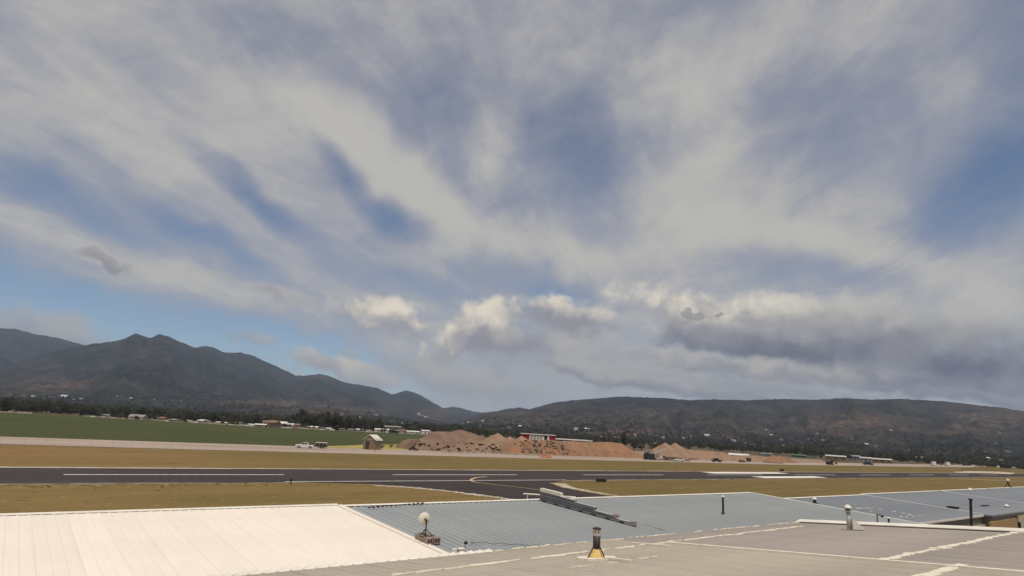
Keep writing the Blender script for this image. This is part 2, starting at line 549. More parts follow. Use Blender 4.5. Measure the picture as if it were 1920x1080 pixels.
def leaf_glow(m):
    """leaves let light through"""
    t = m.node_tree
    b = next(n for n in t.nodes if n.type == 'BSDF_PRINCIPLED')
    o = next(n for n in t.nodes if n.type == 'OUTPUT_MATERIAL')
    tr = t.nodes.new('ShaderNodeBsdfTranslucent')
    mx = t.nodes.new('ShaderNodeMixShader')
    mx.inputs[0].default_value = .45
    t.links.new(b.inputs['Base Color'].links[0].from_socket, tr.inputs['Color'])
    t.links.new(b.outputs[0], mx.inputs[1])
    t.links.new(tr.outputs[0], mx.inputs[2])
    t.links.new(mx.outputs[0], o.inputs['Surface'])


for k in ('leaf', 'leaf2', 'bush'):
    leaf_glow(MT[k])


def airfield_material():
    m, q, b = new_mat('dry_airfield_grass')
    co = q.n('ShaderNodeTexCoord').outputs['Object']
    xx, yy, _ = q.sep(co)
    big = q.noise(q.mapping(co, scale=(.35, 1, 1), kind='POINT'), 0.03, 4.0, 0.55, dim='3D')
    med = q.noise(q.mapping(co, scale=(.25, 1, 1), kind='POINT'), 0.22, 7.0, 0.62, dim='3D')
    fin = q.noise(q.mapping(co, scale=(.45, 1, 1), kind='POINT'), 1.6, 6.0, 0.68, dim='3D')
    c = q.mix(q.ss(big, .36, .64), (.212, .138, .052), (.162, .118, .042))          # straw / olive straw
    green = q.m('MULTIPLY', q.ss(q.m('ADD', xx, q.m('MULTIPLY', big, 90)), 60, 170), 0.70)
    c = q.mix(green, c, (.136, .101, .034))
    orange = q.m('MULTIPLY', q.ss(q.m('ADD', xx, q.m('MULTIPLY', big, -60)), 50, -60), q.ss(yy, 135, 160))
    c = q.mix(q.m('MULTIPLY', orange, 0.75), c, (.225, .122, .055))
    band = q.noise(q.mapping(co, scale=(.010, .33, 1), kind='POINT'), 1.0, 4.0, 0.6, dim='3D')
    c = q.mix(q.ss(band, .50, .70, 0.0, .34), c, (.27, .195, .085))
    c = q.mix(q.ss(band, .46, .30, 0.0, .22), c, (.085, .066, .024))
    c = q.mix(q.ss(med, .50, .72, 0.0, .55), c, (.225, .158, .066))
    c = q.mix(q.ss(med, .46, .28, 0.0, .50), c, (.090, .064, .022))
    c = q.mix(q.ss(fin, .55, .78, 0.0, .50), c, (.30, .215, .095))
    c = q.mix(q.ss(fin, .42, .25, 0.0, .55), c, (.070, .050, .020))
    q.put(b.inputs['Base Color'], c)
    b.inputs['Roughness'].default_value = 0.95
    b.inputs['Specular IOR Level'].default_value = 0.1
    return m


MT['airfield'] = airfield_material()


def ground_material():
    m, q, b = new_mat('valley_ground')
    co = q.n('ShaderNodeTexCoord').outputs['Object']
    big = q.noise(co, 0.004, 6.0, 0.6, dim='3D')
    med = q.noise(co, 0.03, 6.0, 0.65, dim='3D')
    c = q.mix(q.ss(big, .35, .65), (.075, .068, .034), (.125, .088, .055))
    c = q.mix(q.ss(med, .5, .72, 0, .7), c, (.20, .145, .095))
    q.put(b.inputs['Base Color'], c)
    b.inputs['Roughness'].default_value = 0.95
    b.inputs['Specular IOR Level'].default_value = 0.1
    return m


MT['ground'] = ground_material()


def hill_material():
    m, q, b = new_mat('scrub_hillside')
    co = q.n('ShaderNodeTexCoord').outputs['Object']
    at = q.n('ShaderNodeAttribute', attribute_name='soil').outputs['Fac']
    big = q.noise(co, 0.0022, 6.0, 0.6, dim='3D')
    med = q.noise(co, 0.010, 7.0, 0.65, dim='3D')
    fin = q.noise(co, 0.030, 5.0, 0.7, dim='3D')
    c = q.mix(q.ss(big, .40, .60), (.016, .019, .018), (.040, .038, .030))  # scrub tone kept dark, standing in for cloud shadow on the slopes
    c = q.mix(q.ss(med, .50, .66, 0, .8), c, (.070, .057, .046))
    c = q.mix(q.ss(med, .48, .36, 0, .7), c, (.010, .013, .012))
    s = q.m('MULTIPLY', at, q.ss(q.m('ADD', med, q.m('MULTIPLY', big, .5)), .55, .85, 0.1, 1.0))
    c = q.mix(s, c, (.115, .077, .062))
    pale = q.m('MULTIPLY', at, q.ss(fin, .54, .68, 0, .8))
    c = q.mix(pale, c, (.165, .13, .105))
    c = q.mix(q.ss(fin, .54, .40, 0, .7), c, (.012, .015, .013))  # stronger mottling in the colour makes up for weak slope shading
    q.put(b.inputs['Base Color'], c)
    b.inputs['Roughness'].default_value = 1.0
    b.inputs['Specular IOR Level'].default_value = 0.05
    return m


MT['hill'] = hill_material()

# ================================================================ ground, airfield, runway
# ---- ground sheet, a wide disc
mb = MB()
N = 96
ring = [0, 300, 900, 2500, 6000, 14000]
vs = [(0, 0, 0)]
for r in ring[1:]:
    vs += [(r * math.cos(2 * math.pi * i / N), r * math.sin(2 * math.pi * i / N), 0) for i in range(N)]
fs = [(0, 1 + i, 1 + (i + 1) % N) for i in range(N)]
for k in range(len(ring) - 2):
    a, b_ = 1 + k * N, 1 + (k + 1) * N
    fs += [(a + i, b_ + i, b_ + (i + 1) % N, a + (i + 1) % N) for i in range(N)]
mb.add(vs, fs)
tag(mb.build('ground', MT['ground']), kind='structure')


def sheet(name, pts, mat_, z, parent=None, kind='structure'):
    """flat polygon with its top at height z"""
    mb_ = MB()
    mb_.add([(p[0], p[1], z) for p in pts], [tuple(range(len(pts)))])
    o = mb_.build(name, mat_, parent)
    me = o.data
    if me.polygons[0].normal.z < 0:
        me.flip_normals()
    if kind and parent is None:
        tag(o, kind=kind)
    return o


def rag(pts, step, amp, seed):
    """the same outline with a wandering edge"""
    r_ = random.Random(seed)
    out_ = []
    n_ = len(pts)
    for i in range(n_):
        a, b_ = Vector(pts[i][:2]), Vector(pts[(i + 1) % n_][:2])
        L = (b_ - a).length
        k = max(1, min(400, int(L / step)))
        nrm = Vector((-(b_ - a).y, (b_ - a).x)).normalized()
        for j in range(k):
            off = r_.uniform(-amp, amp) if j else 0
            out_.append(a + (b_ - a) * (j / k) + nrm * off)
    return out_


RW0, RW1, RWC = 115.5, 143.0, 129.6
sheet('airfield_grass_ground', [(-500, 10), (1500, 10), (1500, 203), (330, 201), (180, 203), (90, 207), (-60, 214), (-500, 224)], MT['airfield'], 0.02)
runway = sheet('runway', [(-500, RW0), (700, RW0), (700, RW1), (-500, RW1)], MT['asphalt'], 0.06)
# shoulders: thin pale gravel lines beside the asphalt
sheet('shoulder_gravel_strip', rag([(-500, RW1 + .05), (900, RW1 + .05), (900, RW1 + 1.7), (-500, RW1 + 1.7)], 6, .35, 1), MT['gravel_pale'], 0.045)
sheet('shoulder_gravel_strip', rag([(-60, RW0 - .6), (45, RW0 - .6), (45, RW0 - .05), (-60, RW0 - .05)], 2, .3, 2), MT['gravel_pale'], 0.045)
sheet('shoulder_gravel_strip', rag([(112, RW0 - .7), (700, RW0 - .7), (700, RW0 - .05), (112, RW0 - .05)], 2.5, .35, 3), MT['gravel_pale'], 0.045)


def marking(name, x0, x1, y0, y1, m_, z=0.085):
    mb_ = MB().add([(x0, y0, z), (x1, y0, z), (x1, y1, z), (x0, y1, z)], [(0, 1, 2, 3)])
    return mb_.build(name, m_, runway)


for k in range(-3, 9):
    x0 = 9.8 + 61.6 * k
    marking('centreline_stripe', x0, x0 + 36.8, RWC - .55, RWC + .55, MT['paint_white'])
# aiming-point blocks
ya = gp(1400, 887.6).y
marking('aiming_block', gp(1338, 888).x, gp(1475, 888).x, 135.0, 140.6, MT['paint_bright'])
marking('aiming_block', gp(1418, 895).x, gp(1541, 895).x, 118.0, 123.4, MT['paint_bright'])
marking('edge_line', gp(530, 903).x, gp(1086, 904).x, RW0 + .2, RW0 + 1.05, MT['paint_white'], 0.09)
marking('edge_line', -400, 40, RW1 - 1.0, RW1 - .55, MT['paint_white'], 0.09)
for (xa, xb) in ((-400, 30), (118, 650)):
    marking('edge_line', xa, xb, RW0 + .35, RW0 + .65, MT['gravel_pale'], 0.09)

# ---- taxiway leaving the runway towards the hangars
tx_left = [gp(700, 908), gp(800, 917), gp(900, 928), gp(960, 938)]
tx_right = [gp(1035, 906), gp(1046, 913), gp(1090, 922), gp(1160, 934)]
TXW = 0.052
pl_ = [(gp(560, 904).x, RW0 + .4)] + [(p.x, p.y) for p in tx_left] + [(tx_left[-1].x + 4, 38), (tx_right[-1].x + 6, 38)] + \
      [(p.x, p.y) for p in reversed(tx_right)] + [(gp(1060, 904).x + 3, RW0 + .4)]
taxi = sheet('taxiway', pl_, MT['taxi'], TXW)


def ribbon(name, pts, w, m_, z, parent=None, kind='structure', amp=0.0, seed=0):
    r_ = random.Random(seed)
    P = [Vector((p[0], p[1])) for p in pts]
    vs_, fs_ = [], []
    for i, p in enumerate(P):
        t = (P[min(i + 1, len(P) - 1)] - P[max(i - 1, 0)]).normalized()
        n_ = Vector((-t.y, t.x))
        ww = w[i] if isinstance(w, (list, tuple)) else w
        a = p + n_ * (ww / 2 + r_.uniform(-amp, amp))
        b2 = p - n_ * (ww / 2 + r_.uniform(-amp, amp))
        vs_ += [(a.x, a.y, z), (b2.x, b2.y, z)]
        if i:
            fs_.append((2 * i - 2, 2 * i - 1, 2 * i + 1, 2 * i))
    o = MB().add(vs_, fs_).build(name, m_, parent)
    if kind and parent is None:
        tag(o, kind=kind)
    return o


def dense(pts, n_):
    """smooth curve through points"""
    P = [Vector((p[0], p[1], 0)) for p in pts]
    P = [P[0] * 2 - P[1]] + P + [P[-1] * 2 - P[-2]]
    out_ = []
    for i in range(1, len(P) - 2):
        for k in range(n_):
            t = k / n_
            p0, p1, p2, p3 = P[i - 1:i + 3]
            out_.append(0.5 * (2 * p1 + (p2 - p0) * t + (2 * p0 - 5 * p1 + 4 * p2 - p3) * t * t + (3 * p1 - p0 - 3 * p2 + p3) * t ** 3))
    out_.append(P[-2])
    return out_


lead = dense([gp(912, 894.5), gp(893, 896.3), gp(884, 899.5), gp(884, 902.5), gp(895, 905.5), gp(925, 909), gp(970, 914), gp(1010, 919.5), gp(1050, 926)], 8)
ribbon('lead_line', lead, [0.75 - 0.5 * i / len(lead) for i in range(len(lead))], MT['paint_yellow'], 0.10, taxi)
ribbon('verge_gravel_strip', dense([gp(700, 910.5), gp(760, 914), gp(830, 920.5), gp(900, 929), gp(950, 936), gp(985, 942)], 14), 1.9, MT['gravel_pale'], 0.066, amp=.6, seed=4)
ribbon('verge_gravel_strip', dense([gp(1046, 906.5), gp(1062, 913), gp(1090, 919), gp(1140, 927.5), gp(1185, 935)], 14), [3.4 - 2.2 * i / 57 for i in range(57)], MT['gravel_pale'], 0.066, amp=.5, seed=5)

# pale concrete apron patches at the far end and a dirt path
sheet('concrete_patch', rag([gp(1788, 885.5), gp(1815, 883.4), gp(1870, 884.3), gp(1905, 887), gp(1895, 889.6), gp(1850, 887.6), gp(1800, 887.4)], 8, 1.2, 6), MT['gravel_pale'], 0.11)
ribbon('dirt_path', dense([gp(1782, 897), gp(1815, 898.5), gp(1860, 900.3), gp(1930, 903.5)], 10), 1.6, MT['gravel_pale'], 0.04, amp=.35, seed=6)

# ---- crop field, gravel perimeter road, yellow verge, construction yard
sheet('crop_field', [gp(-700, 800), gp(-300, 808), gp(0, 818.5), gp(320, 829), gp(560, 836.5), gp(690, 836.5), gp(790, 836), gp(850, 822), gp(840, 817), gp(640, 807.5), gp(480, 799.5), gp(320, 790),
                     gp(160, 781), gp(0, 772.5), gp(-300, 755), gp(-700, 735)], MT['field'], 0.03)
sheet('gravel_road', [gp(-700, 786), gp(-300, 808), gp(0, 818.7), gp(320, 829.2), gp(560, 837), gp(690, 840), gp(860, 845), gp(1000, 850), gp(1220, 858), gp(1500, 866.5), gp(1750, 871), gp(1920, 873), gp(2100, 873),
                      gp(2100, 877.5), gp(1920, 877.5), gp(1750, 875.5), gp(1500, 872.2), gp(1300, 867.5), gp(1000, 860), gp(640, 850), gp(320, 842), gp(0, 833), gp(-300, 825), gp(-700, 816)],
      MT['gravel'], 0.05)
sheet('dry_grass_verge', rag([gp(600, 837.3), gp(690, 834), gp(800, 833), gp(830, 838), gp(1000, 850.5), gp(1000, 853.5), gp(860, 847.5), gp(690, 842), gp(600, 839.2)], 4, .8, 8), MT['yellow_grass'], 0.07)
sheet('yard_dirt_ground', rag([gp(790, 838), gp(1000, 842), gp(1200, 846), gp(1300, 851), gp(1540, 862), gp(1550, 867.5), gp(1500, 868), gp(1220, 860), gp(1000, 852)], 6, 1.0, 9), MT['dirt'], 0.06)

# ---- rough grass along the edges: uncountable tufts in three tones
def tufts(name, label, m_, spots):
    vs_, fs_ = [], []
    for (x, y, h, w) in spots:
        for k in range(3):
            a = rnd.uniform(0, math.pi)
            dx, dy = math.cos(a) * w, math.sin(a) * w
            lx, ly = rnd.uniform(-.5, .5) * w, rnd.uniform(-.5, .5) * w
            o = len(vs_)
            vs_ += [(x - dx, y - dy, .02), (x + dx, y + dy, .02), (x + dx * .5 + lx, y + dy * .5 + ly, h), (x - dx * .5 + lx, y - dy * .5 + ly, h * .8)]
            fs_.append((o, o + 1, o + 2, o + 3))
    return tag(MB().add(vs_, fs_).build(name, m_), label, 'grass', kind='stuff')


def edge_spots(n_, bands, h0, h1, w0, w1):
    out_ = []
    for _ in range(n_):
        (xa, xb, y_, s) = rnd.choice(bands)
        out_.append((rnd.uniform(xa, xb), y_ + rnd.gauss(0, s), rnd.uniform(h0, h1), rnd.uniform(w0, w1)))
    return out_


near_ok = [(-40, 38, RW0 - 2.0, .5), (-40, 60, RW0 - 3.5, 1.2), (115, 420, RW0 - 2.0, .5), (-40, 300, RW1 + 2.6, .4), (-40, 250, 207, 1.2)]
wide_ok = near_ok + [(-40, 70, 90, 12), (-40, 300, 172, 14), (125, 320, 88, 13)]
tufts('dark_grass_tufts', 'dark rough grass tufts along the runway edges', MT['tuft_dark'], edge_spots(90, near_ok, .05, .16, .08, .25))
tufts('pale_grass_tufts', 'pale dry straw tufts scattered over the airfield', MT['tuft_pale'], edge_spots(2200, wide_ok, .02, .07, .15, .6))
tufts('brown_grass_tufts', 'brown seed-head tufts in the airfield verge', MT['tuft'], edge_spots(1500, wide_ok, .02, .06, .15, .5))

# ================================================================ hills round the valley
LAYERS = [  # ridge distance, toe distance, power of the front slope, skyline as seen (x, y)
    (8800, 5200, 1.2, [(-900, 640), (-300, 600), (-150, 606), (0, 615), (30, 616), (60, 625), (110, 633), (150, 645), (200, 660), (300, 700), (420, 760)]),
    (6000, 2300, 1.5, [(-900, 700), (-300, 705), (0, 690), (80, 664), (130, 650), (170, 645), (215, 639), (238, 633), (254, 624.5), (270, 630), (282, 634), (300, 625.5), (318, 631),
                       (340, 641), (365, 651), (400, 665), (450, 683), (500, 702), (560, 727), (640, 752), (720, 776), (800, 795), (900, 812)]),
    (7200, 2700, 1.5, [(250, 720), (330, 670), (362, 652), (380, 649), (398, 650), (418, 660), (432, 661), (450, 660), (478, 668), (505, 681), (530, 692), (555, 704), (577, 704),
                       (600, 701), (618, 705), (640, 715), (665, 720), (690, 724), (712, 729), (735, 740), (748, 736), (763, 732), (780, 737), (805, 750), (832, 766), (870, 795), (920, 815)]),
    (8400, 3500, 1.3, [(700, 800), (780, 784), (832, 765), (850, 762), (868, 766), (890, 772), (912, 773), (935, 773), (980, 779), (1060, 795)]),
    (4600, 1150, 1.55, [(820, 812), (880, 782), (905, 774), (930, 771), (952, 766), (975, 764), (992, 767), (1015, 761), (1040, 754), (1075, 750), (1110, 747), (1160, 743), (1200, 744),
                        (1250, 746), (1290, 750), (1340, 748), (1400, 750), (1470, 747), (1530, 749), (1582, 746), (1640, 749), (1690, 747), (1760, 751), (1820, 757), (1880, 764),
                        (1920, 771), (2100, 795), (2400, 830), (3200, 900)]),
]
LAY = []
for (Rk, toe, pw, sk) in LAYERS:
    A_, H_ = [], []
    for (x, y) in sk:
        a, e = azel(x, y)
        A_.append(a)
        H_.append(CAM_Z + Rk * math.tan(e))
    LAY.append((Rk, toe, pw, np.array(A_), np.array(H_)))
BUMPS = []   # low foothills: crown as seen, distance, half width, half depth
for (x, y, r, sa, sr) in ((105, 717, 3200, 210, 260), (30, 735, 3000, 200, 200), (480, 757, 2500, 260, 260), (610, 764, 2400, 280, 260), (250, 748, 2600, 300, 250), (1160, 806, 1900, 190, 160), (1330, 812, 1800, 160, 150)):
    a, e = azel(x, y)
    BUMPS.append((a, r, sa, sr, CAM_Z + r * math.tan(e)))


def terrain(a, r):
    a, r = np.asarray(a, float), np.asarray(r, float)
    h = np.full(np.broadcast(a, r).shape, -3.0)
    wx, wy = np.sin(a) * r, np.cos(a) * r
    gully = fbm(a * 26 + r / 5200.0, r / 1500.0, 5, 5, .55) - .5
    small = fbm(wx / 240.0, wy / 240.0, 9, 4) - .5
    for k, (Rk, toe, pw, A_, H_) in enumerate(LAY):
        H = np.interp(a, A_, H_)
        t = np.clip((r - toe) / (Rk - toe), 0, 1)
        tt = np.clip(t + gully * 1.15 * t * (1 - t) * 1.6, 0, 1)
        f = np.where(r <= Rk, tt ** pw, np.clip(1 - (r - Rk) / 2600.0, 0, 1))
        hh = H * f + small * 80 * (t * (1 - t)) * 1.5
        ridge_grain = (fbm(a * 260, r * 0 + k, 31 + k, 3) - .5) * (7.0 if k == 4 else 13.0)
        hh = hh + ridge_grain * np.clip(f, 0, 1) ** 2
        h = np.maximum(h, np.where(t > 0, hh, -3.0))
    for (a0, r0, sa, sr, top) in BUMPS:
        q = np.exp(-(((a - a0) * r / sa) ** 2) - ((r - r0) / sr) ** 2)
        h = np.maximum(h, top * q ** .8 + small * 8 * q - (1 - q) * 6)
    # the valley floor climbs a little before the slopes
    h = np.maximum(h, np.clip((r - 1500) * .006, -3, 30) + small * 3 - 1.0)
    return h


AA = np.radians(np.linspace(-66, 66, 900))
RR = 700 + (9800 - 700) * np.linspace(0, 1, 180) ** 1.45
ag, rg = np.meshgrid(AA, RR)
hg = terrain(ag, rg)
hg[0, :] = -4
bx, by = np.sin(ag) * rg, np.cos(ag) * rg
P = np.stack([bx * RT.x + by * HD.x, bx * RT.y + by * HD.y, hg], -1)
hills_me = grid_mesh('hills', P[:, ::-1], MT['hill'])
# bare reddish soil on the foothills and lower slopes
soil = np.zeros(ag.shape)
dxv = P - np.array([0, 0, CAM_Z])
dep = dxv @ np.array(FW)
pxx = 960 + FPX * (dxv @ np.array(CR)) / dep
pyy = 540 - FPX * (dxv @ np.array(CU)) / dep
for (x, y, sx, sy, w) in ((105, 722, 80, 12, .9), (520, 757, 120, 8, .8), (640, 768, 120, 9, .7), (810, 775, 34, 10, 1.0), (1590, 797, 100, 24, 1.0), (1860, 790, 100, 28, .9), (1160, 809, 110, 7, 1.0),
                          (1200, 785, 170, 20, .45), (1420, 800, 140, 16, .45), (980, 790, 120, 9, .5), (1330, 812, 100, 10, .4), (1000, 776, 90, 5, .6), (1740, 805, 200, 20, .35), (600, 706, 50, 5, .6), (1420, 790, 420, 24, .32), (1100, 780, 200, 22, .3)):
    soil = np.maximum(soil, w * np.exp(-((pxx - x) / sx) ** 2 - ((pyy - y) / sy) ** 2))
att = hills_me.attributes.new('soil', 'FLOAT', 'POINT')
att.data.foreach_set('value', soil[:, ::-1].reshape(-1).astype(np.float32))
hills = tag(link_mesh('hills', hills_me), kind='structure')


def on_valley(x, y, rmax=6000.0, rmin=250.0):
    """where a line of sight meets the valley floor or a slope"""
    d_ = ray(x, y)
    k = 1.0 / math.hypot(d_.x, d_.y)
    a = math.atan2(d_.dot(RT), d_.dot(HD))
    rs = np.geomspace(rmin, rmax, 700)
    z = CAM_Z + d_.z * k * rs
    t = np.where(rs < 760, 0.0, np.maximum(terrain(np.full_like(rs, a), rs), 0))
    hit = np.nonzero(z <= t)[0]
    r = rs[hit[0]] if len(hit) else rmax
    zz = float(t[hit[0]]) if len(hit) else 0.0
    return Vector((d_.x * k * r, d_.y * k * r, zz)), r


def floor_z(p):
    r = math.hypot(p.x, p.y)
    if r < 760:
        return 0.0
    a = math.atan2(p.dot(RT), p.dot(HD))
    return max(0.0, float(terrain(np.array([a]), np.array([r]))[0]))


# winding tracks on the slopes
def track(name, pts, w):
    P_ = [on_valley(x, y, 9000)[0] for (x, y) in pts]
    vs_, fs_ = [], []
    Q = []
    for i in range(len(P_) - 1):
        for k in range(10):
            p = P_[i].lerp(P_[i + 1], k / 10)
            Q.append(Vector((p.x, p.y, floor_z(p))))
    for i, p in enumerate(Q):
        t = (Q[min(i + 1, len(Q) - 1)] - Q[max(i - 1, 0)])
        n_ = Vector((-t.y, t.x, 0)).normalized() * w
        for s in (-1, 1):
            q = p + n_ * s
            vs_.append((q.x, q.y, floor_z(q) + 1.6))
        if i:
            fs_.append((2 * i - 2, 2 * i - 1, 2 * i + 1, 2 * i))
    tag(MB().add(vs_, fs_).build(name, MT['gravel_pale']), kind='structure')


track('hillside_track_road', [(783, 778), (796, 773)], 5.0)
track('hillside_track_road', [(784, 779), (800, 783), (818, 787), (835, 789)], 4.0)

# ================================================================ trees
def crown_mesh(name, seed, kind):
    r_ = random.Random(seed)
    vs_, fs_ = [], []
    n_clump = {'round': 38, 'tall': 40, 'poplar': 44, 'wide': 46}[kind]
    rx, rz, z0 = {'round': (.36, .40, .56), 'tall': (.27, .44, .55), 'poplar': (.12, .47, .52), 'wide': (.52, .34, .60)}[kind]
    for c_ in range(n_clump):
        while True:
            q = Vector((r_.uniform(-1, 1), r_.uniform(-1, 1), r_.uniform(-1, 1)))
            if .25 < q.length < 1:
                break
        taper = 1.0 - .35 * max(0, q.z) - (.15 * max(0, -q.z))
        c0 = Vector((q.x * rx * taper, q.y * rx * taper, z0 + q.z * rz))
        cr = r_.uniform(.07, .14) * (0.6 if kind == 'poplar' else 1)
        for k in range(20):
            d_ = Vector((r_.gauss(0, 1), r_.gauss(0, 1), r_.gauss(0, 1))).normalized()
            p = c0 + d_ * cr * r_.uniform(.4, 1)
            n_ = (d_ + Vector((0, 0, .4)) + Vector((r_.uniform(-.6, .6), r_.uniform(-.6, .6), r_.uniform(-.6, .6)))).normalized()
            a = n_.orthogonal().normalized()
            b_ = n_.cross(a)
            s = r_.uniform(.020, .042)
            t = r_.uniform(0, 6.28)
            a, b_ = a * math.cos(t) + b_ * math.sin(t), b_ * math.cos(t) - a * math.sin(t)
            o = len(vs_)
            vs_ += [p - a * s, p + b_ * s * .7, p + a * s, p - b_ * s * .7]
            fs_.append((o, o + 1, o + 2, o + 3))
    return MB().add(vs_, fs_).mesh(name, MT['leaf'])


def trunk_mesh(name, seed):
    r_ = random.Random(seed)
    m_ = MB().tube((0, 0, -.02), (.01, 0, .45), .022, .012, 6)
    for k in range(4):
        a = r_.uniform(0, 6.28)
        m_.tube((0, 0, .25 + .06 * k), (.16 * math.cos(a), .16 * math.sin(a), .5 + .07 * k), .010, .004, 5)
    return m_.mesh(name, MT['bark'])


CROWNS = {k: [crown_mesh('crown', 11 * i + len(k), k) for i in range(3)] for k in ('round', 'tall', 'poplar', 'wide')}
for k in CROWNS:
    CROWNS[k][1].materials[0] = MT['leaf2']
TRUNKS = [trunk_mesh('trunk', i) for i in range(3)]


def tree(p, h, kind, label, group, name='broadleaf_tree', tone=None):
    tone_ = rnd.choice((0, 0, 1, 2)) if tone is None else tone
    if group:
        label = '%s %s %s' % (SHAPE[kind], 'paler' if tone_ == 1 else 'dark', label)
    t = thing(name, label, 'tree', (p.x, p.y, p.z - .1), rnd.uniform(0, 6.28), group)
    w = h * rnd.uniform(.85, 1.2)
    t.scale = (w, w, h)
    link_mesh('trunk', rnd.choice(TRUNKS), t)
    link_mesh('crown', CROWNS[kind][tone_], t)
    return t


SHAPE = {'round': 'rounded', 'tall': 'upright', 'wide': 'broad', 'poplar': 'columnar'}


def edge_y(x):
    return float(np.interp(x, [-300, 0, 160, 320, 480, 640, 840], [755, 772.5, 781, 790, 799.5, 807.5, 817]))


# the row behind the crop field
for (xa, xb, n_, h0, h1, where) in ((-60, 118, 24, 10, 14, 'in the dense row beyond the left end of the crop field'),
                                    (118, 300, 18, 9, 13, 'behind the arched shed beyond the crop field'),
                                    (300, 470, 18, 9, 13, 'above the pale garden walls beyond the crop field'),
                                    (470, 545, 8, 8, 12, 'between the brown houses beyond the crop field'),
                                    (545, 632, 14, 13, 19, 'in the tall clump beyond the crop field, above the pickup'),
                                    (632, 716, 12, 11, 16, 'in the clump far behind the pump hut'),
                                    (760, 862, 14, 10, 15, 'beyond the field, left of the brown spoil mound')):
    for i in range(n_):
        x = xa + (xb - xa) * (i + rnd.random()) / n_
        base = gp(x, edge_y(x) - .3)
        far = 1.0 + rnd.choice((.025, .03, .05, .1, .18))
        p = Vector((base.x * far, base.y * far, 0))
        p.z = floor_z(p)
        tree(p, rnd.uniform(h0, h1) * (1 + .35 * (far - 1)), rnd.choice(('round', 'round', 'tall', 'wide')), 'tree ' + where, 'trees ' + where)
# shrubs and small trees between the houses along the field
for i in range(46):
    x = rnd.uniform(150, 850)
    base = gp(x, edge_y(x) + .25)
    wh = 'standing before the low garden walls left of the brown houses' if x < 480 else ('standing before the low garden walls above the white pickup' if x < 660 else 'standing before the low garden walls behind the pump hut')
    tree(base, rnd.uniform(2.5, 6), rnd.choice(('round', 'wide', 'tall')), 'shrub ' + wh, 'shrubs ' + wh, 'garden_shrub')
# the lone poplar over the embankment
p = at_range(1170, 830, 520)
p.z = 0
top = at_range(1171, 803, 520)
tree(p, top.z, 'poplar', 'tall dark poplar standing alone above the reddish embankment', None, 'poplar_tree', 0)
tree(at_range(1190, 830, 560) * 1 - Vector((0, 0, at_range(1190, 830, 560).z)), 9, 'tall', 'smaller dark tree beside the lone poplar', None, 'broadleaf_tree', 0)
# trees among the buildings on the right
for (xa, xb, r0, r1, n_, h0, h1, where) in ((880, 1000, 500, 900, 18, 7, 12, 'behind the brown spoil mound'),
                                            (1040, 1240, 520, 900, 26, 6, 10, 'behind the reddish embankment'),
                                            (1240, 1420, 600, 1000, 26, 7, 11, 'behind the twin tan gravel cones'),
                                            (1420, 1560, 660, 1000, 26, 8, 13, 'behind the small orange sand heaps'),
                                            (1560, 1760, 720, 1100, 26, 8, 13, 'behind the long pale sheds on the right'),
                                            (1760, 1960, 950, 1500, 26, 8, 12, 'at the right end beyond the runway')):
    for i in range(n_):
        x = xa + (xb - xa) * (i + rnd.random()) / n_
        r = rnd.uniform(r0, r1)
        p = at_range(x, 800, r)
        p.z = 0
        p.z = floor_z(p)
        tree(p, rnd.uniform(h0, h1), rnd.choice(('round', 'round', 'tall', 'wide')), 'tree ' + where, 'trees ' + where)

# far woods and gardens of the town: one uncountable mass
EDGE_A, EDGE_R = [], []
for x in range(-300, 880, 40):
    q = gp(x, edge_y(min(x, 840)))
    EDGE_A.append(azel(x, edge_y(min(x, 840)))[0])
    EDGE_R.append(math.hypot(q.x, q.y))


def far_mass(name, label, n_, a0, a1, r0, r1, hmin, hmax, m_, hlim, seed, clump=.35):
    r_ = np.random.RandomState(seed)
    a = np.radians(r_.uniform(a0, a1, n_))
    r = r0 * (r1 / r0) ** r_.uniform(0, 1, n_) ** .9
    z = np.maximum(terrain(a, r), 0)
    clear_ = np.where(a < EDGE_A[-1], np.interp(a, EDGE_A, EDGE_R) * 1.05, 900)
    keep = (r > clear_) & (z < hlim * r_.uniform(.25, 1, n_)) & (fbm(np.sin(a) * r / 170, np.cos(a) * r / 170, seed, 3) > clump + .12 * r_.uniform(-1, 1, n_))
    a, r, z = a[keep], r[keep], z[keep]
    vs_, fs_ = [], []
    for ai, ri, zi in zip(a, r, z):
        c = RT * (math.sin(ai) * ri) + HD * (math.cos(ai) * ri)
        h = r_.uniform(hmin, hmax)
        w = h * r_.uniform(.35, .75)
        for k in range(11):
            d_ = Vector(r_.normal(size=3)).normalized()
            p_ = c + Vector((d_.x * w * .75, d_.y * w * .75, zi + h * (.5 + .42 * d_.z)))
            n2 = (d_ + Vector(r_.uniform(-.5, .5, 3))).normalized()
            u_ = n2.orthogonal().normalized()
            v_ = n2.cross(u_)
            s = w * r_.uniform(.35, .6)
            o = len(vs_)
            vs_ += [p_ - u_ * s, p_ - v_ * s * .8, p_ + u_ * s * .9, p_ + v_ * s]
            fs_.append((o, o + 1, o + 2, o + 3))
    return tag(MB().add(vs_, fs_).build(name, m_), label, 'trees', kind='stuff')


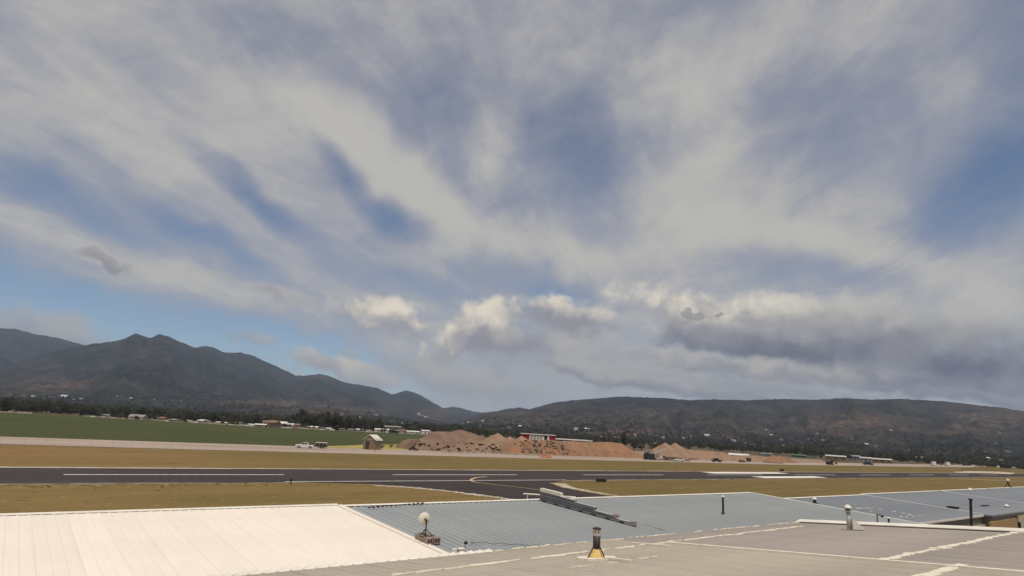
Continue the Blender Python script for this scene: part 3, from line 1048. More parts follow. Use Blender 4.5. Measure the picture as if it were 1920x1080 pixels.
MT['far_leaf'] = mat('far_foliage', (.058, .058, .042), (.085, .082, .058), 0.02, 0.95, spec=.05)
MT['far_leaf2'] = mat('far_foliage_light', (.070, .070, .046), (.10, .092, .062), 0.02, 0.95, spec=.05)
leaf_glow(MT['far_leaf'])
leaf_glow(MT['far_leaf2'])
far_mass('far_trees', 'dark wooded gardens of the town below the flat-topped hill', 7500, -8, 52, 620, 3200, 4, 8.5, MT['far_leaf'], 75, 3)
far_mass('far_trees', 'lighter groves scattered over the valley floor of the town', 3000, -12, 52, 620, 3000, 3, 6.5, MT['far_leaf2'], 70, 4, .42)
far_mass('far_trees', 'wooded valley floor below the dark mountain', 6000, -52, -4, 560, 2900, 5, 10, MT['far_leaf'], 45, 5)
far_mass('far_trees', 'paler hedgerows below the dark mountain', 1500, -52, -4, 620, 2800, 4, 8, MT['far_leaf2'], 60, 6, .45)

# low pale garden walls that close the crop field
for (xa, xb, lab) in ((-40, 60, 'at the far left end'), (160, 236, 'left of the arched shed'), (282, 345, 'right of the arched shed'), (352, 420, 'in the middle'), (428, 488, 'before the brown houses'), (500, 545, 'right of the brown houses'),
                      (560, 628, 'under the tall clump of trees'), (640, 712, 'behind the pump hut'), (748, 836, 'left of the spoil mound')):
    t = thing('garden_wall', 'low pale garden wall beyond the crop field, ' + lab, 'wall', gp(xa, edge_y(xa) + .4))
    t['kind'] = 'thing'
    o_ = gp(xa, edge_y(xa) + .4)
    n_ = max(3, int((xb - xa) / 9))
    for k in range(n_):
        a_ = gp(xa + (xb - xa) * k / n_, edge_y(xa + (xb - xa) * k / n_) + .4) - o_
        b_ = gp(xa + (xb - xa) * (k + .93) / n_, edge_y(xa + (xb - xa) * (k + .93) / n_) + .4) - o_
        h = rnd.uniform(.8, 1.5)
        d_ = Vector((-(b_ - a_).y, (b_ - a_).x, 0)).normalized() * .15
        MB().hexa([a_ - d_, b_ - d_, b_ + d_, a_ + d_] + [q + Vector((0, 0, h)) for q in (a_ - d_, b_ - d_, b_ + d_, a_ + d_)]).build('wall_bay', rnd.choice((MT['w_white'], MT['w_cream'], MT['w_cream'], MT['w_tan'], MT['w_grey'])), t)

# ================================================================ houses and sheds
def gable_house(name, label, cat, p, L, Dp, H, roof_h, wall, roof, rz, group=None, windows=2, door=True):
    t = thing(name, label, cat, p, rz, group)
    MB().prism([(-L / 2, -.5), (L / 2, -.5), (L / 2, H), (-L / 2, H)], -Dp / 2, Dp / 2).build('wall', MT['w_' + wall], t)
    o_ = .35
    e = roof_h
    MB().add([(-L / 2 - o_, -Dp / 2 - o_, H - .05), (L / 2 + o_, -Dp / 2 - o_, H - .05), (L / 2 + o_, 0, H + e), (-L / 2 - o_, 0, H + e),
              (L / 2 + o_, Dp / 2 + o_, H - .05), (-L / 2 - o_, Dp / 2 + o_, H - .05)],
             [(0, 1, 2, 3), (3, 2, 4, 5), (1, 4, 2), (0, 3, 5), (0, 5, 4, 1)]).build('roof', MT['r_' + roof], t)
    for k in range(windows):
        x = -L / 2 + L * (k + .5) / windows
        MB().box(x - .55, x + .55, -Dp / 2 - .06, -Dp / 2 + .02, H * .42, H * .8).build('window', MT['glass_dark'], t)
    if door:
        MB().box(-.5, .5, -Dp / 2 - .05, -Dp / 2 + .02, 0, min(2.1, H * .8)).build('door', MT['w_dark'], t)
    return t


HFACE = math.atan2(-HD.x, HD.y)
WHERE = {}


def town(spots, where, cols, Ls, Hs):
    """houses seen at x, y (foot of the house)"""
    for (x, y) in spots:
        p, r = on_valley(x, y)
        L, H = rnd.uniform(*Ls), rnd.uniform(*Hs)
        wall, roof = rnd.choice(cols)
        size = 'long' if L > sum(Ls) / 2 + .22 * (Ls[1] - Ls[0]) else ('small' if L < sum(Ls) / 2 - .22 * (Ls[1] - Ls[0]) else 'mid-sized')
        lab = '%s %s house with %s roof %s' % (size, wall, roof, where)
        gable_house('house', lab, 'house', p, L, rnd.uniform(6, 9), H, H * rnd.uniform(.3, .6), wall, roof, -YAW + rnd.uniform(-.6, .6), 'houses ' + where, windows=2 if r < 900 else 0, door=r < 700)


COLS = [('white', 'grey'), ('cream', 'grey'), ('white', 'white'), ('tan', 'brown'), ('grey', 'white'), ('cream', 'brown'), ('pink', 'brown')]
PALE = [('white', 'white'), ('white', 'grey'), ('cream', 'white'), ('grey', 'white')]
ey = edge_y
town([(198, ey(198)), (305, ey(305)), (328, ey(328) + .5), (352, ey(352)), (381, ey(381)), (415, ey(415)), (447, ey(447)), (474, ey(474)), (489, ey(489) + .5)], 'at the far edge of the crop field', COLS, (4, 10), (1.4, 2.4))
town([(500, ey(500)), (512, ey(512) + .4), (527, ey(527)), (540, ey(540))], 'in the brown group beyond the crop field', [('brown', 'brown'), ('tan', 'brown'), ('white', 'white')], (7, 12), (2.5, 4.5))
gable_house('greenhouse_shed', 'pale arched shed at the far edge of the crop field', 'shed', gp(258, ey(258)), 13, 8, 2.2, 2.2, 'cream', 'grey', -YAW)
gable_house('house', 'pinkish flat house at the far edge of the crop field', 'house', gp(553, ey(553)), 9, 8, 3.6, .6, 'pink', 'pink', -YAW)
town([(575, ey(575)), (590, ey(590)), (603, ey(603)), (617, ey(617)), (640, ey(640)), (660, ey(660)), (675, ey(675)), (690, ey(690))], 'under the tall clump of trees beyond the crop field', COLS + [('grey', 'grey')], (4, 9), (1.2, 2.2))
town([(20, 741), (45, 743), (62, 745), (80, 747), (95, 746), (140, 750), (152, 749), (220, 744), (246, 748), (290, 751), (340, 752)], 'at the foot of the dark mountain', PALE + [('tan', 'grey'), ('grey', 'brown')], (6, 13), (2, 3.2))
p120 = on_valley(120, 746)[0]
gable_house('barn', 'bright white barn standing out below the rounded foothill', 'barn', p120, 20, 12, 6, 3, 'white', 'white', -YAW + .3, windows=0)
t = thing('apartment_house', 'beige two-storey building with flat white roof slab beyond the crop field', 'building', gp(738, ey(738) - .2), -YAW)
MB().box(-8, 6, -5, 5, -.5, 6.2).build('wall', MT['w_tan'], t)
MB().box(-9, 7, -6, 6, 6.2, 6.9).build('roof', MT['r_white'], t)
MB().box(-9, 7, -6.6, -5.4, 3.0, 3.5).build('balcony', MT['w_white'], t)
MB().box(6, 12, -4, 5, -.5, 4.6).build('wing', MT['w_pink'], t)
for k in range(4):
    for zz in (.8, 3.9):
        MB().box(-7 + 3.3 * k, -5.4 + 3.3 * k, -5.06, -4.96, zz, zz + 1.5).build('window', MT['glass_dark'], t)
for (x, yy, L, H, lab) in ((716, 0, 14, 3, 'white sheet-roofed shed just left of the beige two-storey building'), (772, 0, 16, 2.4, 'long low white shed right of the beige two-storey building'),
                           (798, 1, 9, 3.5, 'white box trailer beside the brown spoil mound'), (815, 1, 14, 2.2, 'low white shed touching the spoil mound'), (836, 1, 18, 2.8, 'long white roofed shed half behind the spoil mound')):
    gable_house('shed', lab, 'shed', gp(x, ey(x) - yy), L, 7, H, .9, 'white', 'white', -YAW, windows=1)
town([(716, 792), (742, 795), (755, 797), (765, 797), (700, 796), (672, 785), (640, 779), (690, 779), (706, 780)], 'on the slope behind the beige two-storey building', COLS, (8, 14), (3, 5))
town([(878, 793), (884, 793), (905, 790), (868, 796), (930, 800), (955, 803), (975, 802), (900, 800), (920, 808)], 'in the gap between the two ranges', COLS, (7, 12), (2.5, 4))
town([(1080, 806), (1100, 808), (1125, 824), (1138, 825), (1155, 825), (1190, 818), (1230, 818)], 'behind the reddish embankment', COLS, (8, 15), (3, 5))
town([(1242, 823), (1280, 823), (1296, 822), (1325, 818), (1232, 838), (1250, 836)], 'in the town above the twin tan gravel cones', COLS, (6, 12), (2.2, 3.6))
town([(1436, 808), (1446, 817), (1465, 826), (1375, 828), (1395, 832), (1410, 836)], 'in the town above the bright white shed', COLS, (6, 12), (2.2, 3.6))
town([(1533, 815), (1516, 825), (1530, 826), (1543, 827), (1470, 838), (1490, 842), (1500, 840)], 'in the town above the orange sand heaps', COLS, (6, 12), (2.2, 3.6))
town([(1623, 835), (1670, 808), (1700, 845), (1640, 838)], 'on the lower slope below the bare red patch', COLS, (6, 12), (2.2, 3.6))
town([(1873, 812), (1866, 833), (1845, 850), (1890, 848), (1750, 842), (1850, 862), (1875, 866), (1905, 868), (1785, 862), (1800, 864)], 'at the right end below the flat-topped hill', COLS, (6, 12), (2.2, 3.6))

# ================================================================ buildings behind the yard
# red and white hall
rr = 400.0
c0, c1 = at_range(976, 825, rr), at_range(1039, 828, rr)
mid = (c0 + c1) / 2
t = thing('red_white_hall', 'red and white sheet-metal hall with a long flat side roof behind the spoil heaps', 'building', (mid.x, mid.y, 0), -YAW + .05)
zt = at_range(1000, 814.5, rr).z
MB().box(-10.7, -5.9, -8, 8, -.5, zt).build('red_bay', MT['w_red'], t)
MB().box(-5.9, 3.4, -8.15, 8, -.5, zt - .5).build('white_front', MT['w_white'], t)
MB().box(6.6, 10.4, -8.1, 8, -.5, zt - .4).build('red_bay', MT['w_red'], t)
MB().box(3.4, 5.2, -7.2, 8, -.5, zt - .2).build('link_wall', MT['w_dark'], t)
MB().box(5.2, 6.6, -8.05, 8, -.5, zt - .2).build('stair_wall', MT['w_white'], t)
MB().box(-10.9, 10.7, -8.6, 8.3, zt, zt + .35).build('roof', MT['r_white'], t)
MB().box(10.4, 33, -6, 6, -.5, zt - 2.2).build('side_wing', MT['w_dark'], t)
MB().box(10.4, 34, -7, 7, zt - 2.2, zt - 1.6).build('side_roof', MT['r_white'], t)
for i in range(4):
    for j in range(3):
        MB().box(-5.2 + 2.0 * i, -3.8 + 2.0 * i, -8.22, -8.12, zt - 3.6 + .95 * j, zt - 2.95 + .95 * j).build('window', MT['w_grey'], t)

SHEDS = [  # x left, x right, y eave, y ground, range factor, wall, roof, label, category
    (1367, 1404, 852.5, 861, 1.15, 'white', 'white', 'bright white flat shed behind the long dirt bank', 'shed'),
    (1428, 1446, 850, 858, 1.2, 'blue', 'grey', 'pale grey-roofed gable shed behind the small orange sand heap', 'shed'),
    (1484, 1512, 856, 862, 1.25, 'green', 'green', 'low green shed behind the rounded pink heap', 'shed'),
    (1548, 1586, 854, 866, 1.15, 'brown', 'pale', 'brown shed with long pale roof and raised gable end', 'shed'),
    (1594, 1612, 854, 866, 1.2, 'blue', 'grey', 'blue-grey box-like house between two pale sheds', 'house'),
    (1612, 1634, 857.5, 867, 1.1, 'grey', 'pale', 'white-roofed house right of the blue-grey house', 'house'),
    (1636, 1672, 860, 869, 1.1, 'brown', 'pale', 'long brown stable with pale roof sloping to the right', 'stable'),
    (1717, 1744, 857, 869, 1.25, 'blue', 'pale', 'blue-grey shed with white eave behind the white trucks', 'shed'),
]
for (xa, xb, ye, yg, rf, wl, rf_c, lab, ct) in SHEDS:
    gq = gp((xa + xb) / 2, yg + 1.0)
    r = math.hypot(gq.x, gq.y) * rf
    a_, b_ = at_range(xa, ye, r), at_range(xb, ye, r)
    L = (b_ - a_).length
    pm_ = (a_ + b_) / 2
    H = max(2.6, pm_.z)
    fa = math.atan2((b_ - a_).y, (b_ - a_).x)
    gable_house('shed' if ct == 'shed' else ct, lab, ct, (pm_.x, pm_.y, 0), L, 11, H - .8, 1.1, wl, rf_c, fa, windows=3)

# ================================================================ spoil heaps
def mound(name, label, mat_, sky_pts, foot, depth, slope=.75, seed=0, rough=.5, cat='mound', cell=.55, back=None):
    """heap with the outline sky_pts (x, y of its skyline) whose front foot lies at ground row foot"""
    xs = [p_[0] for p_ in sky_pts]
    xa, xb = xs[0], xs[-1]
    A, B = gp(xa, foot[0]), gp(xb, foot[1])
    ax = (B - A)
    L = ax.length
    ax.normalize()
    nrm = Vector((-ax.y, ax.x, 0))
    if nrm.dot(HD) < 0:
        nrm = -nrm
    ns = int(min(150, max(14, L / cell)))
    nd = int(min(40, max(10, depth / cell)))
    hs = []
    ss_ = []
    for (x, y) in sky_pts:
        f_ = (x - xa) / (xb - xa)
        q = A.lerp(B, f_)
        # crest stands about a third into the depth
        rc = math.hypot(q.x, q.y) + depth * .35
        hs.append(max(0.0, at_range(x, y, rc).z))
        s_ = (at_range(x, y, math.hypot(q.x, q.y)) - A)
        ss_.append(Vector((s_.x, s_.y, 0)).dot(ax))
    ss_ = np.array(ss_)
    S = np.linspace(ss_[0] - 1.0, ss_[-1] + 1.0, ns)
    D = np.linspace(-.6, depth + .6, nd)
    SG, DG = np.meshgrid(S, D)
    Hs = np.interp(SG, ss_, hs)
    Hs = np.where((SG < ss_[0]) | (SG > ss_[-1]), 0, Hs)
    n1 = fbm(SG / 3.2, DG / 3.2, seed, 4) - .5
    n2 = fbm(SG / .9, DG / .9, seed + 40, 3) - .5
    rill = fbm(SG / 1.7, SG * 0 + seed, seed + 3, 3) - .5
    run = np.maximum(0, np.minimum(DG, depth - DG)) * slope * (1 + .22 * n1 + .35 * rill)
    Z = np.minimum(Hs, run)
    Z = Z * (1 + .08 * rough * n1) + rough * n2 * .40 * np.clip(Z, 0, 1)
    Z = np.where(Z < .03, -.25, Z)
    t_ = thing(name, label, cat, (A.x, A.y, 0))
    P_ = np.stack([ax.x * SG + nrm.x * DG, ax.y * SG + nrm.y * DG, Z], -1)
    link_mesh('heap', grid_mesh('heap', P_, mat_, True), t_)

    def surf(s_, d_):
        i = int(round((s_ - S[0]) / (S[-1] - S[0]) * (ns - 1)))
        j = int(round((d_ - D[0]) / (D[-1] - D[0]) * (nd - 1)))
        i, j = max(0, min(ns - 1, i)), max(0, min(nd - 1, j))
        return Vector(P_[j, i])
    return t_, surf, ss_, depth


def rubble(parent, surf, spans, n_, s0, s1, m_, seed, name='rubble'):
    r_ = random.Random(seed)
    m_b = MB()
    for _ in range(n_):
        (sa, sb, da, db) = r_.choice(spans)
        c = surf(r_.uniform(sa, sb), r_.uniform(da, db))
        if c.z < -.1:
            continue
        s = r_.uniform(s0, s1) * r_.choice((.6, 1, 1, 1.5))
        vs_ = []
        for (x, y, z) in [(-1, -1, -1), (1, -1, -1), (1, 1, -1), (-1, 1, -1), (-1, -1, 1), (1, -1, 1), (1, 1, 1), (-1, 1, 1)]:
            vs_.append(c + Vector((x * s * r_.uniform(.5, 1.1), y * s * r_.uniform(.5, 1.1), z * s * r_.uniform(.3, .8))))
        m_b.hexa(vs_)
    return tag(m_b.build(name, m_, parent), kind='stuff')


def cone_heap(name, label, mat_, apex, foot_y, spread=.62, seed=0, cat='mound', squash=1.0):
    """loose material tipped into a cone: apex as seen, foot row of its near edge"""
    q = gp(apex[0], foot_y)
    r0 = math.hypot(q.x, q.y)
    h = at_range(apex[0], apex[1], r0 + 6).z
    for _ in range(4):
        h = at_range(apex[0], apex[1], r0 + h / spread).z
    R0 = h / spread
    c = q * ((r0 + R0) / r0)
    t_ = thing(name, label, cat, (c.x, c.y, 0))
    nr, na = 16, 44
    th = np.linspace(0, 2 * np.pi, na + 1)
    rr_ = np.linspace(0, 1.05, nr)
    TH, RG = np.meshgrid(th, rr_)
    lob = 1 + .16 * (fbm(np.cos(TH) * 1.6 + 5, np.sin(TH) * 1.6 + 5, seed, 3) - .5) * 2
    Z = h * np.clip(1 - RG, -.05, 1) ** .96
    Z = Z + (fbm(np.cos(TH) * RG * 7, np.sin(TH) * RG * 7, seed + 9, 4) - .5) * .16 * h * np.clip(RG * 3, 0, 1) * (RG < .98)
    Z[0, :] = h
    P_ = np.stack([RG * R0 * lob * np.cos(TH), RG * R0 * lob * np.sin(TH), Z], -1)
    link_mesh('heap', grid_mesh('heap', P_[:, ::-1][::-1], mat_, True), t_)
    return t_


# back heaps on the shelf
mound('spoil_heap', 'dark brown ridge of spoil heaps rising behind the brush-dotted bank', MT['mound_brown'],
      [(820, 838), (838, 824), (846, 812), (862, 811), (875, 814), (890, 807), (903, 811), (912, 815), (930, 823), (945, 830)], (838, 841), 26, .8, 3, .8)
cone_heap('spoil_heap', 'tan cone of soil right of the dark brown ridge', MT['mound_tan'], (932, 811.5), 843, .62, 5)
cone_heap('spoil_heap', 'small tan cone of soil left of the red and white hall', MT['mound_tan'], (955, 818), 843, .62, 6)
cone_heap('spoil_heap', 'tan cone of soil against the red wall of the hall', MT['mound_tan'], (977, 817), 843, .62, 7)
# front bank with brush
t1, s1_, ss1, d1 = mound('spoil_bank', 'low grey-brown bank dotted with dark brush', MT['mound_brown'],
                         [(776, 846), (784, 830), (792, 825), (820, 827), (850, 829), (880, 832), (910, 834), (940, 834), (965, 832), (985, 828), (1000, 828), (1012, 834), (1024, 842)], (844.5, 852.5), 22, .6, 8, .9)
rubble(t1, s1_, [(0, ss1[-1], 1, 8)], 90, .25, .6, MT['bush'], 4, 'brush')
rubble(t1, s1_, [(ss1[-1] * .1, ss1[-1], .2, 2.0)], 60, .15, .35, MT['bush'], 14, 'brush')
# boulder tip and reddish embankment
t2, s2_, ss2, d2 = mound('embankment', 'long flat-topped reddish embankment with a boulder tip at its left end', MT['mound_orange'],
                         [(958, 851), (972, 838), (988, 831), (1010, 827), (1035, 827), (1060, 827), (1080, 829), (1110, 830), (1145, 832), (1160, 831), (1172, 831), (1184, 833), (1192, 836), (1200, 846), (1210, 857)],
                         (852, 859.5), 26, .75, 9, .55)
w2 = ss2[-1]
rubble(t2, s2_, [(w2 * .08, w2 * .42, 1, 9)], 150, .2, .55, MT['rock'], 5)
rubble(t2, s2_, [(w2 * .1, w2 * .35, 1, 7)], 70, .15, .4, MT['bush'], 6, 'brush')
rubble(t2, s2_, [(w2 * .3, w2 * .7, 7, 10)], 60, .2, .45, MT['gravel_pale'], 7, 'rubble')
rubble(t2, s2_, [(w2 * .4, w2 * .98, .3, 4)], 130, .12, .3, MT['mound_tan'], 8, 'rubble')
# twin gravel cones and the long bank
cone_heap('gravel_cone', 'broad tan gravel cone, left of the twin pair', MT['mound_tan'], (1247, 829.5), 862.5, .66, 21)
cone_heap('gravel_cone', 'sharp tan gravel cone, right of the twin pair', MT['mound_tan'], (1266, 830), 860, .66, 22)
mound('dirt_bank', 'long low pinkish dirt bank right of the gravel cones', MT['mound_tan'],
      [(1268, 856), (1282, 846), (1295, 842.5), (1315, 842), (1340, 846), (1370, 849), (1378, 854), (1386, 858), (1400, 856), (1430, 855), (1445, 857), (1460, 862)], (860.5, 867), 16, .7, 23, .5)
cone_heap('sand_heap', 'pointed orange sand heap', MT['mound_orange'], (1449, 852.5), 868.5, .85, 24, 'heap')
mound('sand_heap', 'rounded pinkish sand heap', MT['mound_orange'], [(1458, 865), (1466, 859), (1475, 855.5), (1483, 857.5), (1490, 862), (1499, 866.5)], (867.5, 868.5), 9, 1.0, 25, .3, 'heap', .3)
mound('grass_mound', 'low grassy mound at the far right beyond the runway end', MT['tuft'], [(1838, 881), (1850, 875), (1862, 872.5), (1875, 873), (1888, 876), (1900, 881)], (884, 885), 14, .5, 26, .3)

# ================================================================ fence, barriers, runway lights
pts = [gp(828, 847.8), gp(900, 850.5), gp(960, 853), gp(1010, 854.6)]
t = thing('silt_fence', 'low pale silt fence along the foot of the brush-dotted bank', 'fence', (pts[0].x, pts[0].y, 0))
P_ = []
for i in range(len(pts) - 1):
    for k in range(12):
        P_.append(pts[i].lerp(pts[i + 1], k / 12) - pts[0])
P_.append(pts[-1] - pts[0])
vs_, fs_ = [], []
for i, p in enumerate(P_):
    h = .75 + .12 * math.sin(i * 2.1)
    vs_ += [(p.x, p.y, -.05), (p.x, p.y, h), (p.x + .02, p.y + .03, h), (p.x + .02, p.y + .03, -.05)]
    if i:
        o = 4 * i
        fs_ += [(o - 4, o, o + 1, o - 3), (o - 3, o + 1, o + 2, o - 2), (o - 2, o + 2, o + 3, o - 1)]
MB().add(vs_, fs_).build('fabric', MT['gravel_pale'], t)
for i in range(0, len(P_), 2):
    p = P_[i]
    MB().box(p.x - .04, p.x + .04, p.y - .1, p.y - .02, -.1, 1.0).build('post', MT['bark'], t)

fpts = [gp(-200, 822.5), gp(0, 829.5), gp(320, 838.5), gp(640, 846.5), gp(1000, 857.2), gp(1300, 865), gp(1500, 870), gp(1750, 874)]
t = thing('perimeter_fence', 'thin wire fence on slim posts along the gravel road', 'fence', (fpts[0].x, fpts[0].y, 0))
pm_ = MB().tube((0, 0, -.1), (0, 0, 1.7), .03, .028, 6).mesh('post', MT['w_tan'])
run_ = []
for i in range(len(fpts) - 1):
    L = (fpts[i + 1] - fpts[i]).length
    k_ = max(1, int(L / 5.0))
    run_ += [fpts[i].lerp(fpts[i + 1], j / k_) - fpts[0] for j in range(k_)]
for p in run_:
    link_mesh('post', pm_, t, p)
for zz in (.5, 1.05, 1.6):
    m_ = MB()
    for i in range(len(run_) - 1):
        m_.tube(run_[i] + Vector((0, 0, zz)), run_[i + 1] + Vector((0, 0, zz)), .010, .010, 4)
    m_.build('wire', MT['w_tan'], t)
pa, pb = gp(1012, 858), gp(1034, 859.2)
along = (pb - pa).normalized()
fa = math.atan2(along.y, along.x)
L = (pb - pa).length / 3
for k in range(3):
    c = pa + along * (L * (k + .5))
    t = thing('safety_barrier', 'orange plastic safety barrier in front of the reddish embankment, %s' % ('leftmost of three', 'middle of three', 'rightmost of three')[k], 'barrier', c, fa, 'orange safety barriers')
    MB().prism([(-L / 2 + .05, 0), (L / 2 - .05, 0), (L / 2 - .05, .35), (L / 2 - .12, 1.05), (-L / 2 + .12, 1.05), (-L / 2 + .05, .35)], -.25, .25).build('body', MT['orange'], t)
    MB().box(-L / 2 + .1, L / 2 - .1, -.29, -.252, .48, .62).build('stripe', MT['paint_white'], t)
    for sx in (-.7, .7):
        MB().box(sx * L / 2 - .15, sx * L / 2 + .15, -.4, .4, 0.0, .12).build('foot', MT['orange'], t)
c = gp(1211, 861)
# marker posts along the gravel road
for (x, y, lab) in ((703, 848.5, 'dark marker post on the gravel road in front of the pump hut'), (843, 851, 'dark marker post by the left end of the silt fence'), (965, 856, 'dark marker post near the orange barriers, to their left'),
                    (1063, 858.5, 'red marker post right of the orange barriers'), (1079, 858.5, 'pale red marker post, second right of the orange barriers'), (1135, 860, 'small red marker post before the embankment'), (1175, 861, 'orange marker post before the right end of the embankment')):
    m_ = MT['orange'] if 'red' in lab or 'orange marker' in lab else MT['dark_metal']
    t = thing('marker_post', lab, 'post', gp(x, y))
    MB().lathe((0, 0, 0), [(.16, 0), (.14, .05), (.09, .1), (.09, 1.0), (.11, 1.02), (.11, 1.15), (.0, 1.2)], 8).build('post', m_, t)
    MB().lathe((0, 0, .62), [(.095, 0), (.097, .2)], 8).build('band', MT['paint_white'], t)
# low runway signs and lights
for (x, y, w, h, lab, nm) in ((545, 908, .9, 1.0, 'small dark runway light on the near grass edge', 'runway_light'), (1127, 905, 2.6, .9, 'low black sign board on the grass by the taxiway mouth', 'sign_board'),
                              (1146, 907.5, .5, .4, 'tiny dark light beside the low black sign board', 'runway_light'), (1466, 884.5, 1.9, 1.2, 'black square sign beyond the bright runway block', 'sign_board')):
    p = gp(x, y)
    t = thing(nm, lab, 'sign' if nm == 'sign_board' else 'light', p, fa)
    if nm == 'sign_board':
        MB().box(-w / 2, w / 2, -.12, .12, .2, h).build('board', MT['black'], t)
        for sx in (-.35, .35):
            MB().tube((sx * w, 0, -.05), (sx * w, 0, .25), .05, .05, 6).build('leg', MT['dark_metal'], t)
    else:
        MB().lathe((0, 0, 0), [(w * .3, 0), (w * .26, h * .1), (w * .1, h * .15), (w * .1, h * .6)], 8).build('stem', MT['dark_metal'], t)
        MB().lathe((0, 0, h * .6), [(w * .22, 0), (w * .26, h * .2), (w * .15, h * .38), (.0, h * .4)], 10).build('lamp', MT['black'], t)

# ================================================================ pump hut
MT['hut'] = mat('hut_block', (.27, .195, .145), (.20, .145, .108), 1.5, .9, detail=6)
hp = gp(697, 843)
hw = (gp(715, 843) - gp(679, 843)).length
t = thing('pump_hut', 'small brown block hut with white gable roof at the edge of the crop field', 'hut', hp, -YAW - .30)
S = hw * .47
zE = at_range(697, 823, math.hypot(hp.x, hp.y)).z
zR = at_range(697, 815.5, math.hypot(hp.x, hp.y)).z
MB().prism([(-S / 2, -.2), (S / 2, -.2), (S / 2, zE), (0, zR - .12), (-S / 2, zE)], -S * .48, S * .48).build('wall', MT['hut'], t)
ro = MB()
for s in (-1, 1):
    e0, e1 = Vector((0, 0, zR)), Vector((s * (S / 2 + .42), 0, zE - (zR - zE) * .3))
    q = []
    for yy in (-S * .48 - .35, S * .48 + .35):
        q.append([(e0.x, yy, e0.z), (e1.x, yy, e1.z), (e1.x, yy, e1.z + .16), (e0.x, yy, e0.z + .16)])
    a, b_ = q
    ro.hexa([a[0], a[1], b_[1], b_[0], a[3], a[2], b_[2], b_[3]])
ro.build('roof', MT['r_white'], t)
dr = MB().box(-S * .30, S * .02, -S * .48 - .06, -S * .48 + .02, 0, zE * .80).build('door', MT['w_dark'], t)
MB().box(-S * .05, -S * .03, -S * .48 - .12, -S * .48 - .061, zE * .36, zE * .42).build('handle', MT['vent_gray'], dr)
MB().box(S * .06, S * .42, -S * .48 - .05, -S * .48 + .02, 0, zE * .70).build('door_panel', MT['mound_tan'], t)
MB().box(-S * .5, S * .5, -S * .48 - .10, -S * .48 - .002, zE * .96, zE * 1.02).build('lintel', MT['w_cream'], t)
for (x, y, s, lab) in ((716, 841, 1.5, 'dark round bush against the right side of the pump hut'), (733, 839.5, 1.3, 'dark round bush second right of the pump hut'), (779, 836, 1.6, 'green bush at the left end of the spoil bank')):
    p = gp(x, y)
    b_ = thing('bush', lab, 'bush', p, rnd.uniform(0, 6))
    b_.scale = (s * 2.2, s * 2.2, s * 1.5)
    link_mesh('stem', TRUNKS[0], b_)
    link_mesh('foliage', CROWNS['wide'][0], b_, (0, 0, -.18))

# ================================================================ vehicles
def wheels(t, xs, w, r=.42, m_=None):
    for x in xs:
        for s in (-1, 1):
            y = s * (w / 2 - .06)
            o = MB().tube((x, y - .13, r), (x, y + .13, r), r, r, 14).build('wheel', MT['black'], t)
            MB().tube((x, y - .14, r), (x, y + .14, r), r * .55, r * .55, 10).build('rim', MT['car_silver'], o)


def pickup(p, rz, paint, label, sc=1.0):
    t = thing('pickup_truck', label, 'pickup', p, rz)
    t.scale = (sc, sc, sc)
    W = 1.95
    MB().prism([(-2.9, .5), (2.85, .5), (2.9, .8), (2.8, 1.12), (1.35, 1.22), (-2.9, 1.22)], -W / 2, W / 2).build('body', paint, t)
    MB().prism([(-1.0, 1.225), (1.35, 1.225), (.55, 1.86), (-.85, 1.86)], -W / 2 + .08, W / 2 - .08).build('cab', paint, t)
    for s in (-1, 1):
        MB().prism([(-.85, 1.27), (-.05, 1.27), (-.05, 1.78), (-.76, 1.78)], s * (W / 2 - .07) - .015, s * (W / 2 - .07) + .015).build('window', MT['glass_dark'], t)
        MB().prism([(.05, 1.27), (1.12, 1.27), (.50, 1.78), (.05, 1.78)], s * (W / 2 - .07) - .015, s * (W / 2 - .07) + .015).build('window', MT['glass_dark'], t)
        MB().box(2.86, 2.93, s * .75 - .16, s * .75 + .16, .85, 1.02).build('headlight', MT['trim_white'], t)
    MB().add([(1.37, -.8, 1.25), (1.37, .8, 1.25), (.60, .75, 1.83), (.60, -.75, 1.83)], [(0, 1, 2, 3)]).build('windscreen', MT['glass_dark'], t)
    MB().box(-2.75, -1.1, -W / 2 + .12, W / 2 - .12, 1.16, 1.232).build('bed', MT['black'], t)
    MB().box(2.86, 3.0, -W / 2, W / 2, .42, .62).build('bumper', MT['vent_gray'], t)
    wheels(t, (-1.85, 1.85), W)
    return t


def car(p, rz, paint, label, sc=1.0, tall=1.0):
    t = thing('parked_car', label, 'car', p, rz)
    t.scale = (sc, sc, sc)
    W = 1.8
    MB().prism([(-2.25, .4), (2.2, .4), (2.3, .65), (2.15, .88), (1.1, .98), (-1.9, 1.0), (-2.28, .9)], -W / 2, W / 2).build('body', paint, t)
    MB().prism([(-1.85, 1.003), (1.05, .983), (.35, 1.25 + .25 * tall), (-1.35, 1.25 + .25 * tall)], -W / 2 + .1, W / 2 - .1).build('cabin', MT['glass_dark'], t)
    MB().prism([(-1.30, 1.255 + .25 * tall), (.30, 1.255 + .25 * tall), (.26, 1.30 + .25 * tall), (-1.26, 1.30 + .25 * tall)], -W / 2 + .12, W / 2 - .12).build('roof', paint, t)
    wheels(t, (-1.4, 1.4), W, .34)
    return t


